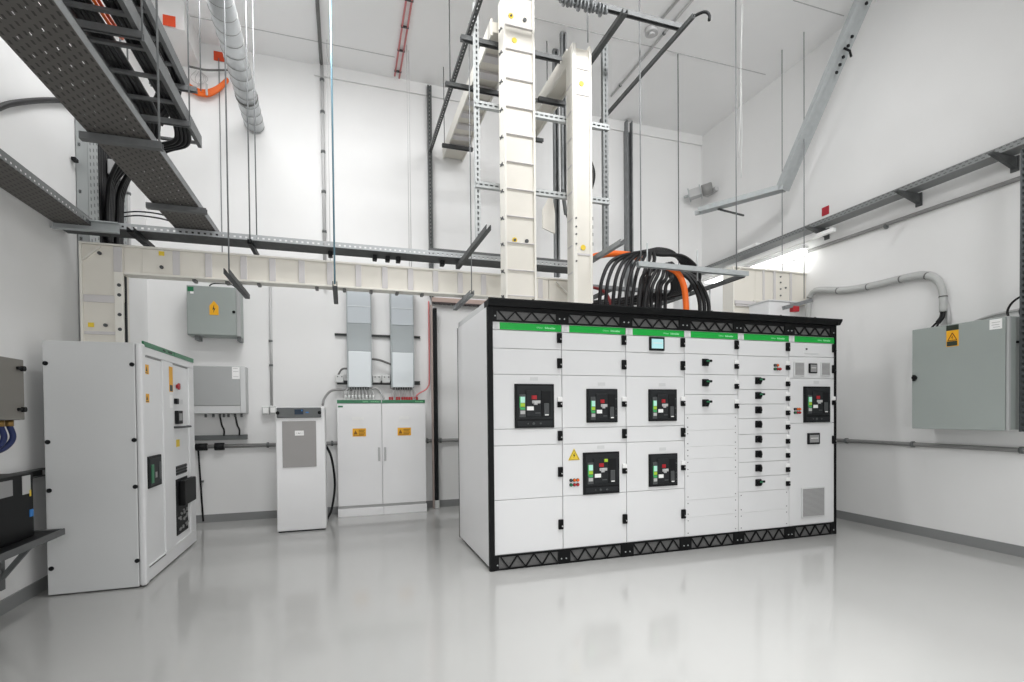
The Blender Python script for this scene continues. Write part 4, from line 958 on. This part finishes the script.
# right group: rise and fan out under the arch
for i in range(7):
    x = 2.83+i*.052; y = 4.54+.012*(i % 2)
    o = [(x, y, BZ), (x+.005, y, 2.36), (x+.03, y+.02, 2.52+.01*i), (x+.10+.005*i, y+.06, 2.68), (3.10+.03*i, 4.62, 2.79+.008*i), (3.32+.02*i, 4.72, 2.76), (3.44+.02*i, 4.85, 2.60), (3.36, 5.1, 2.54+.012*i), (3.1, 5.3, 2.55)]
    cable('power_cable', o, .0185, cab_m, f'{nm[i]} black power cable from the left in the inner group under the high arch', 'cable', 'inner black power cables over the switchboard')
for i in range(3):
    o = [(3.50+.055*i, 4.45, BZ), (3.50+.055*i, 4.45, 2.40), (3.47+.05*i, 4.48, 2.55), (3.40+.05*i, 4.55, 2.70), (3.22+.05*i, 4.66, 2.80)]
    cable('power_cable', o, .020, cab_m, ('left', 'middle', 'right')[i] + ' black power cable of the trio right of the orange hose', 'cable', 'black cable trio right of the orange hose')
for i in range(4):
    cable('power_cable', [(2.5, 5.0+.05*i, 2.40+.03*i), (2.9, 4.95+.04*i, 2.44+.03*i), (3.3, 4.98, 2.52+.025*i), (3.6, 5.05, 2.58), (3.8, 5.3, 2.66)], .017, cab_m, f'{nm[i]} low black cable crossing behind the risers of the bundle', 'cable', 'low crossing black cables')
cable('orange_hose', [(3.30, 4.40, BZ), (3.295, 4.40, 2.38), (3.27, 4.40, 2.55), (3.21, 4.42, 2.68), (3.13, 4.5, 2.76)], .030, orange_m, 'orange corrugated hose dropping onto the switchboard roof amid black cables', 'hose', n=12)
cable('orange_hose', [(2.30, 4.80, 2.82), (2.50, 4.82, 2.90), (2.70, 4.84, 2.95), (2.95, 4.86, 2.96), (3.1, 4.9, 2.93)], .034, orange_m, 'orange corrugated hose lying over the cable bundle beside the right riser', 'hose', n=12)
cable('red_cable', [(2.36, 4.95, 2.62), (2.6, 4.95, 2.60), (2.72, 4.95, 2.52), (2.76, 4.9, 2.3)], .016, mat('maroon_cable', (.22, .02, .02), .5), 'dark red cable low behind the black bundle')
solo('channel_strut', MB().obox((4.55, 4.40, 2.395), (4.94, 4.40, 2.50), .041, .041), galv_m, 'short slanted strut resting over the switchboard roof at right', 'strut', (4.72, 4.4, 2.4))
solo('red_clip', MB().box(4.66, 4.74, 4.37, 4.43, 2.36, 2.42, .006), red_m, 'red clip under the short slanted strut at right', 'clip', (4.7, 4.4, 2.36))

# ------------------------------------------------------------------ right wall
t = thing('wall_box', 'large grey wall box on the right wall with yellow warning label', 'electrical box', (5.4, 3.17, 1.1))
part('body', MB().box(5.265, 5.548, 2.785, 3.546, 1.105, 2.055, .008), lidgrey_m, t)
part('door', MB().box(5.243, 5.265, 2.80, 3.54, 1.098, 2.050, .006), lidgrey_m, t)
part('hinge_rail', MB().box(5.247, 5.275, 2.776, 2.797, 1.10, 2.052, .004), boxgrey2_m, t)
part('lock', MB().tube([(5.243, 3.512, 1.587), (5.225, 3.512, 1.587)], .022, 12).box(5.222, 5.232, 3.497, 3.527, 1.555, 1.615, .006), black_m, t)
k = part('warning_label', MB().box(5.240, 5.243, 3.142, 3.240, 1.85, 1.995), org_m, t, 'yellow and black warning label')
part('label_band', MB().box(5.239, 5.243, 3.142, 3.240, 1.997, 2.043).box(5.239, 5.241, 3.152, 3.235, 1.855, 1.898), dtext_m, k)
tb = MB()
for p, q in (((3.155, 1.905), (3.227, 1.905)), ((3.227, 1.905), (3.191, 1.972)), ((3.191, 1.972), (3.155, 1.905))): tb.obox((5.239, p[0], p[1]), (5.239, q[0], q[1]), .006, .002, up=(1, 0, 0))
tb.prism([(3.196, 1.95), (3.184, 1.93), (3.192, 1.931), (3.188, 1.912), (3.20, 1.936), (3.192, 1.935)], 0, 5.2385, 5.240)
part('label_triangle', tb, mat('label_brown_dark', (.18, .05, .0), .6), k)
k = part('notice', MB().box(5.240, 5.243, 2.822, 2.910, 1.955, 2.04), paper_m, t)
part('notice_print', MB().box(5.239, 5.240, 2.835, 2.895, 2.01, 2.015).box(5.239, 5.240, 2.84, 2.895, 1.99, 1.995).box(5.239, 5.240, 2.835, 2.885, 1.97, 1.975), lgc_m, k)
part('side_clamp', MB().box(5.35, 5.50, 2.768, 2.786, 1.83, 1.85, .004), blackmat_m, t)
pipe_run('wall_pipe', (5.525, -.5, .925), (5.525, 5.9, .925), .022, mpipe_m, 'horizontal grey pipe along the right wall below the large grey box', (4.45, 3.72, 2.83), 1)
pipe_run('wall_pipe', (5.53, -.5, 3.24), (5.53, 6.4, 3.27), .020, mpipe_m, 'thin grey pipe along the right wall below the bracketed tray', (4.0, 5.2), 1)
cm = MB()
for x in (-.10, .30, .42, .52, .95): cm.box(x-.02, x+.02, 5.06, 5.14, 2.755, 2.802, .004)
part('hanger_clamp', cm, blackmat_m, LT)
cable('thin_cable', [(-1.50, 6.9, 2.785), (-1.47, 6.88, 2.83), (-1.40, 6.87, 2.845), (-1.25, 6.87, 2.84), (-1.19, 6.9, 2.785)], .007, cab_m, 'thin black cable looping over the top of the upper grey wall box')
t = tray((5.4, 4.0, 3.46), 'galvanised cable tray on brackets along the right wall', 'cable_tray', 1, 1.5, 6.9, 5.33, 5.50, 3.455, .055, slotted('right_tray_bed', (.26, .27, .27), 1, 0, .05, .4, per=.03, width=.006, metal=.3), slotted('right_tray_lip', (.24, .25, .25), 1, 2, .06, .0, per=.06, width=.01, metal=.3, dash=(.05, .025)))
for y, lab in ((2.90, 'nearest'), (3.68, 'middle'), (4.72, 'farthest')):
    t = thing('wall_bracket', lab + ' triangular bracket under the right wall tray', 'bracket', (5.5, y, 3.4), 'right wall tray brackets')
    part('arm', MB().prism([(5.22, 3.44), (5.55, 3.35), (5.55, 3.452), (5.22, 3.452)], 1, y-.018, y+.018), galvd_m, t)
    part('wall_plate', MB().box(5.535, 5.549, y-.03, y+.03, 3.33, 3.46), galvd_m, t)
t = thing('light_batten', 'lit fluorescent batten on the right wall under the bracketed tray, nearer one', 'lamp', (5.4, 5.3, 3.2))
part('housing', MB().box(5.36, 5.44, 4.88, 5.80, 3.262, 3.30, .008), paper_m, t)
part('diffuser', MB().box(5.355, 5.445, 4.90, 5.78, 3.185, 3.262, .02), tube_m, t)
t = thing('light_batten', 'lit fluorescent batten on the right wall under the bracketed tray, farther one', 'lamp', (5.4, 6.5, 3.2))
part('housing', MB().box(5.36, 5.44, 6.15, 6.85, 3.282, 3.32, .008), paper_m, t)
part('diffuser', MB().box(5.355, 5.445, 6.17, 6.83, 3.205, 3.282, .02), tube_m, t)
solo('light_track', MB().box(5.375, 5.425, 4.50, 6.95, 3.34, 3.385, .004), paper_m, 'white mounting track above the fluorescent battens on the right wall', 'track', (5.4, 5.7, 3.36))
solo('emergency_light', MB().box(5.34, 5.46, 5.62, 5.96, 3.515, 3.56, .01), paper_m, 'small white fitting on top of the right wall tray', 'lamp', (5.4, 5.8, 3.51))
t = thing('floodlight', 'grey cylindrical floodlight on the right wall near the back corner', 'lamp', (5.45, 6.55, 4.72))
FA, FB = Vector((5.17, 6.88, 4.66)), Vector((5.44, 6.62, 4.725)); FD = (FB-FA).normalized()
part('head', MB().tube([FA.lerp(FB, .62), FB], .085, 18).tube([FB, FB+FD*.012], .075, 18), mpipe_m, t)
part('body', MB().obox(FA.lerp(FB, .12), FA.lerp(FB, .60), .13, .12), lgc_m, t)
part('bracket', MB().obox(FA.lerp(FB, .10), FA.lerp(FB, .14), .17, .16).obox(FA.lerp(FB, .54), FA.lerp(FB, .58), .17, .16).obox(FA.lerp(FB, -.1), FA.lerp(FB, .10), .03, .03), galvl_m, t)
part('mount', MB().box(5.48, 5.549, 6.60, 6.85, 4.68, 4.74, .006), lgc_m, t)
solo('red_sign', MB().box(5.543, 5.549, 4.695, 4.79, 3.63, 3.73), mat('red_label_dark', (.42, .015, .03), .5), 'red square label on the right wall above the bracketed tray', 'label', (5.546, 4.74, 3.67))
t = thing('flexible_conduit', 'thick pale flexible conduit arching over the large grey box', 'conduit', (5.5, 4.2, 2.65))
main = catm([(5.50, 4.95, 2.30), (5.50, 4.945, 2.56), (5.50, 4.91, 2.70), (5.50, 4.80, 2.735), (5.50, 4.45, 2.655), (5.50, 4.1, 2.63), (5.50, 3.83, 2.63), (5.50, 3.62, 2.615), (5.50, 3.49, 2.545), (5.50, 3.435, 2.41), (5.50, 3.43, 2.22)], 8)
part('hose', MB().tube(main, .031, 12), hose_m, t)
part('second_hose', MB().tube([Vector(p)+Vector((.03, .01, .035)) for p in main[20:-6]] + [Vector((5.53, 3.40, 2.2)), Vector((5.53, 3.395, 2.05))], .018, 8), lgc_m, t)
cl = MB()
for k in (14, 30, 38, 48, 58, 74): cl.tube([main[k]-(main[k+1]-main[k]).normalized()*.006, main[k]+(main[k+1]-main[k]).normalized()*.006], .035, 12)
part('tie', cl, dpipe_m, t)
part('cable_end', MB().tube(catm([(5.50, 3.43, 2.23), (5.50, 3.44, 2.17), (5.49, 3.47, 2.12)], 5), .022, 8).tube(catm([(5.49, 3.46, 2.14), (5.47, 3.50, 2.09), (5.45, 3.52, 2.056)], 4), .010, 6).tube(catm([(5.49, 3.46, 2.14), (5.46, 3.45, 2.10), (5.44, 3.46, 2.056)], 4), .010, 6), cab_m, t)
cable('box_cable', [(5.40, 2.86, 2.056), (5.40, 2.87, 2.12), (5.40, 2.83, 2.19), (5.40, 2.74, 2.24), (5.40, 2.6, 2.30)], .009, cab_m, 'black cable leaving the top of the large grey box, left one')
cable('box_cable', [(5.45, 2.80, 2.056), (5.45, 2.81, 2.11), (5.45, 2.78, 2.18), (5.45, 2.70, 2.23), (5.45, 2.5, 2.28)], .009, cab_m, 'black cable leaving the top of the large grey box, right one')
cable('box_cable', [(5.53, 3.25, 2.06), (5.53, 3.1, 2.11), (5.53, 2.9, 2.13), (5.53, 2.5, 2.14)], .012, lgc_m, 'thin grey cable on the wall behind the large grey box')
solo('wall_upright', MB().chan(2, 1.09, 3.42, (5.365, 2.735), .045, .05, '+u'), slotted('wall_upright_perf', (.10, .11, .115), 2, 1, .05, .5, width=.016), 'dark perforated upright at the right edge beside the large grey box', 'post', (5.365, 2.735, 1.09))

# hanging light tray near the right wall
t = thing('hanging_tray', 'pale galvanised tray bending up towards the ceiling at upper right', 'cable tray', (5.2, 5.0, 4.0))
def bent(mb, p0, p1, w, h, up, lipm=None):
    p0, p1 = Vector(p0), Vector(p1); d = (p1-p0).normalized(); s = d.cross(Vector(up)).normalized(); n = s.cross(d)
    mb.obox(p0, p1, w, .004, up=n)
    for k in (-1, 1):
        e = s*k*w/2+n*h/2; mb.obox(p0+e, p1+e, .004, h, up=n)
        e2 = s*(k*(w/2-.014))+n*h; mb.obox(p0+e2, p1+e2, .028, .004, up=n)
    for k in (-.18, 0.18): mb.obox(p0+s*k*w+n*.002, p1+s*k*w+n*.002, .012, .008, up=n)
m1 = MB(); bent(m1, (4.68, 5.94, 4.0), (5.205, 5.02, 4.0), .13, .06, (0, 0, 1)); part('level_section', m1, galvl_m, t)
m1 = MB(); bent(m1, (5.205, 5.03, 4.0), (5.205, 3.90, 5.66), .17, .06, (0, 1, .68)); part('rising_section', m1, galvl_m, t)
part('end_coupler', MB().obox((4.64, 5.99, 4.01), (4.69, 5.93, 4.01), .05, .05), galvl_m, t)
part('arm', MB().obox((4.80, 5.72, 3.985), (5.25, 5.75, 3.96), .02, .02), galvd_m, t)
dots = MB()
for f in (.60, .635, .67, .72, .76, .90, .93, .96):
    p = Vector((5.205, 5.03, 4.0)).lerp(Vector((5.205, 3.90, 5.66)), f); dots.box(p.x-.012, p.x+.012, p.y-.05, p.y-.03, p.z-.012, p.z+.012)
part('slot', dots, blackmat_m, t)
part('cable_end', MB().tube([(5.17, 4.20, 5.18), (5.22, 4.17, 5.14), (5.24, 4.17, 5.08)], .012, 6), blackmat_m, t)

# ------------------------------------------------------------------ left wall, foreground
t = thing('wall_box', 'dark taupe wall box at the left edge with two black latches', 'electrical box', (-2.05, 3.9, 1.27))
part('body', MB().box(-2.149, -1.97, 3.50, 4.12, 1.273, 1.66, .008), darkbox_m, t)
part('door', MB().box(-1.97, -1.95, 3.50, 4.115, 1.275, 1.658, .005), darkbox_m, t)
for z in (1.60, 1.34):
    part('latch', MB().box(-1.952, -1.935, 4.03, 4.118, z-.010, z+.010, .006).tube([(-1.95, 4.085, z), (-1.93, 4.085, z)], .017, 10), black_m, t)
part('gland', MB().tube([(-2.0, 3.96, 1.273), (-2.0, 3.96, 1.235)], .022, 10).tube([(-2.0, 4.05, 1.273), (-2.0, 4.05, 1.235)], .022, 10), mat('brass', (.35, .22, .08), .4, metal=.8), t)
for i, y in enumerate((3.93, 4.02)):
    cable('blue_cable', [(-2.0, y+.03, 1.24), (-1.99, y+.045, 1.17), (-2.0, y+.02, 1.12), (-2.02, y-.05, 1.085), (-2.05, y-.2, 1.08)], .017, blue_m, ('left' if i == 0 else 'right') + ' dark blue cable below the taupe wall box')
cable('thin_cable', [(-2.12, 4.0, 1.10), (-2.12, 4.02, 1.0), (-2.13, 3.98, .93), (-2.13, 3.9, .88)], .006, cab_m, 'thin dark cable on the left wall below the taupe box')
solo('wall_upright', MB().box(-2.149, -2.12, 3.86, 3.93, 1.66, 2.2), boxgrey2_m, 'grey wall profile above the taupe box at the left edge', 'profile', (-2.13, 3.9, 1.66))
solo('wall_rail', MB().chan(1, 2.5, 4.72, (-2.12, .885), .055, .05, '+u'), galvd_m, 'dark horizontal rail on the left wall above the black device', 'rail', (-2.12, 3.9, .885))
t = thing('wall_shelf', 'dark metal bracket shelf on the left wall holding a black device', 'shelf', (-1.97, 3.7, .5))
part('plate', MB().box(-2.148, -1.80, 3.1, 4.22, .520, .530), blackmat_m, t)
part('front_lip', MB().box(-1.812, -1.798, 3.1, 4.222, .498, .540, .003).box(-2.148, -1.813, 4.207, 4.222, .505, .540, .003), mat('shelf_grey', (.10, .104, .105), .5), t)
part('brace', MB().obox((-1.93, 4.185, .50), (-2.13, 4.185, .24), .03, .028), anth_m, t)
part('wall_leg', MB().box(-2.149, -2.118, 4.165, 4.207, .17, .515), anth_m, t)
t = thing('black_device', 'black boxy device with white and blue labels on the left wall shelf', 'device', (-1.98, 3.8, .53))
part('body', MB().box(-2.09, -1.90, 3.2, 4.085, .531, .935, .01), black_m, t)
part('label', MB().box(-1.901, -1.897, 3.55, 3.86, .82, .915), grill_m, t)
part('label', MB().box(-1.901, -1.897, 3.96, 4.045, .81, .925), lgc_m, t); part('label', MB().box(-1.897, -1.895, 4.03, 4.045, .79, .83), yel_m, t)
part('blue_tag', MB().box(-1.901, -1.896, 4.03, 4.07, .66, .705), bluel_m, t)

# ------------------------------------------------------------------ camera
Rm = Matrix(((0.9499, 0.0137, -0.3122), (-0.3124, 0.0116, -0.9499), (-0.0094, 0.9998, 0.0153)))
f = 514.; c = (512., 420.)
def ray(x, y): return Vector(((x-c[0])/f, -(y-c[1])/f, -1.)).normalized()
vx, vy = ray(2086, 397), ray(344, 413.5)
mm, dd = (vx+vy).normalized(), (vx-vy).normalized()
vx, vy = (mm+dd).normalized(), (mm-dd).normalized(); vz = vx.cross(vy)
cam = bpy.data.cameras.new('camera'); co = bpy.data.objects.new('camera', cam); COL.objects.link(co)
M4 = Matrix((vx, vy, vz)).to_4x4(); M4.translation = (0, 0, 1.2951)
co.matrix_world = M4
cam.sensor_width = 36; cam.lens = f*36/1024; cam.shift_y = (c[1]-341)/1024; cam.clip_start = .05
S.camera = co

# ------------------------------------------------------------------ light
def area(name, loc, sx, sy, power, col=(1, 1, 1), rot=(0, 0, 0), spread=180):
    l = bpy.data.lights.new(name, 'AREA'); l.shape = 'RECTANGLE'; l.size = sx; l.size_y = sy; l.energy = power; l.color = col; l.spread = math.radians(spread)
    o = bpy.data.objects.new(name, l); COL.objects.link(o); o.location = loc; o.rotation_euler = rot
area('ceiling_lamp_row', (-.6, 4.9, 5.6), 1.6, .25, 42)
area('ceiling_lamp_row', (-.4, 4.2, 5.6), 1.6, .25, 86)
area('front_fill', (2.2, 1.6, 3.6), 2.4, .3, 38, spread=110)  # added fill to brighten the switchboard front, no fixture modelled
area('front_fill', (1.6, 1.8, 3.6), 1.6, .3, 18, spread=90)  # second added fill, narrow spread spares the walls
area('tilted_fill', (2.9, 2.3, 5.55), 2.6, .3, 54, rot=(.95, 0, 0), spread=120)  # added fill aimed into the room to lift its far right
area('rear_fill', (1.2, -4.40, 2.3), 2.6, 3.2, 172, rot=(math.pi/2, 0, 0))  # added fill from behind the camera, brightens surfaces facing it
w = bpy.data.worlds.new('room_ambient'); S.world = w; w.use_nodes = True
w.node_tree.nodes['Background'].inputs[0].default_value = (1, 1, 1, 1); w.node_tree.nodes['Background'].inputs[1].default_value = .3
S.view_settings.view_transform = 'Standard'; S.view_settings.look = 'None'; S.view_settings.exposure = 0; S.view_settings.gamma = 1
S.view_settings.use_curve_mapping = False
S.cycles.use_denoising = True; S.cycles.max_bounces = 10; S.cycles.diffuse_bounces = 6; S.cycles.transparent_max_bounces = 16
S.cycles.sample_clamp_indirect = 6
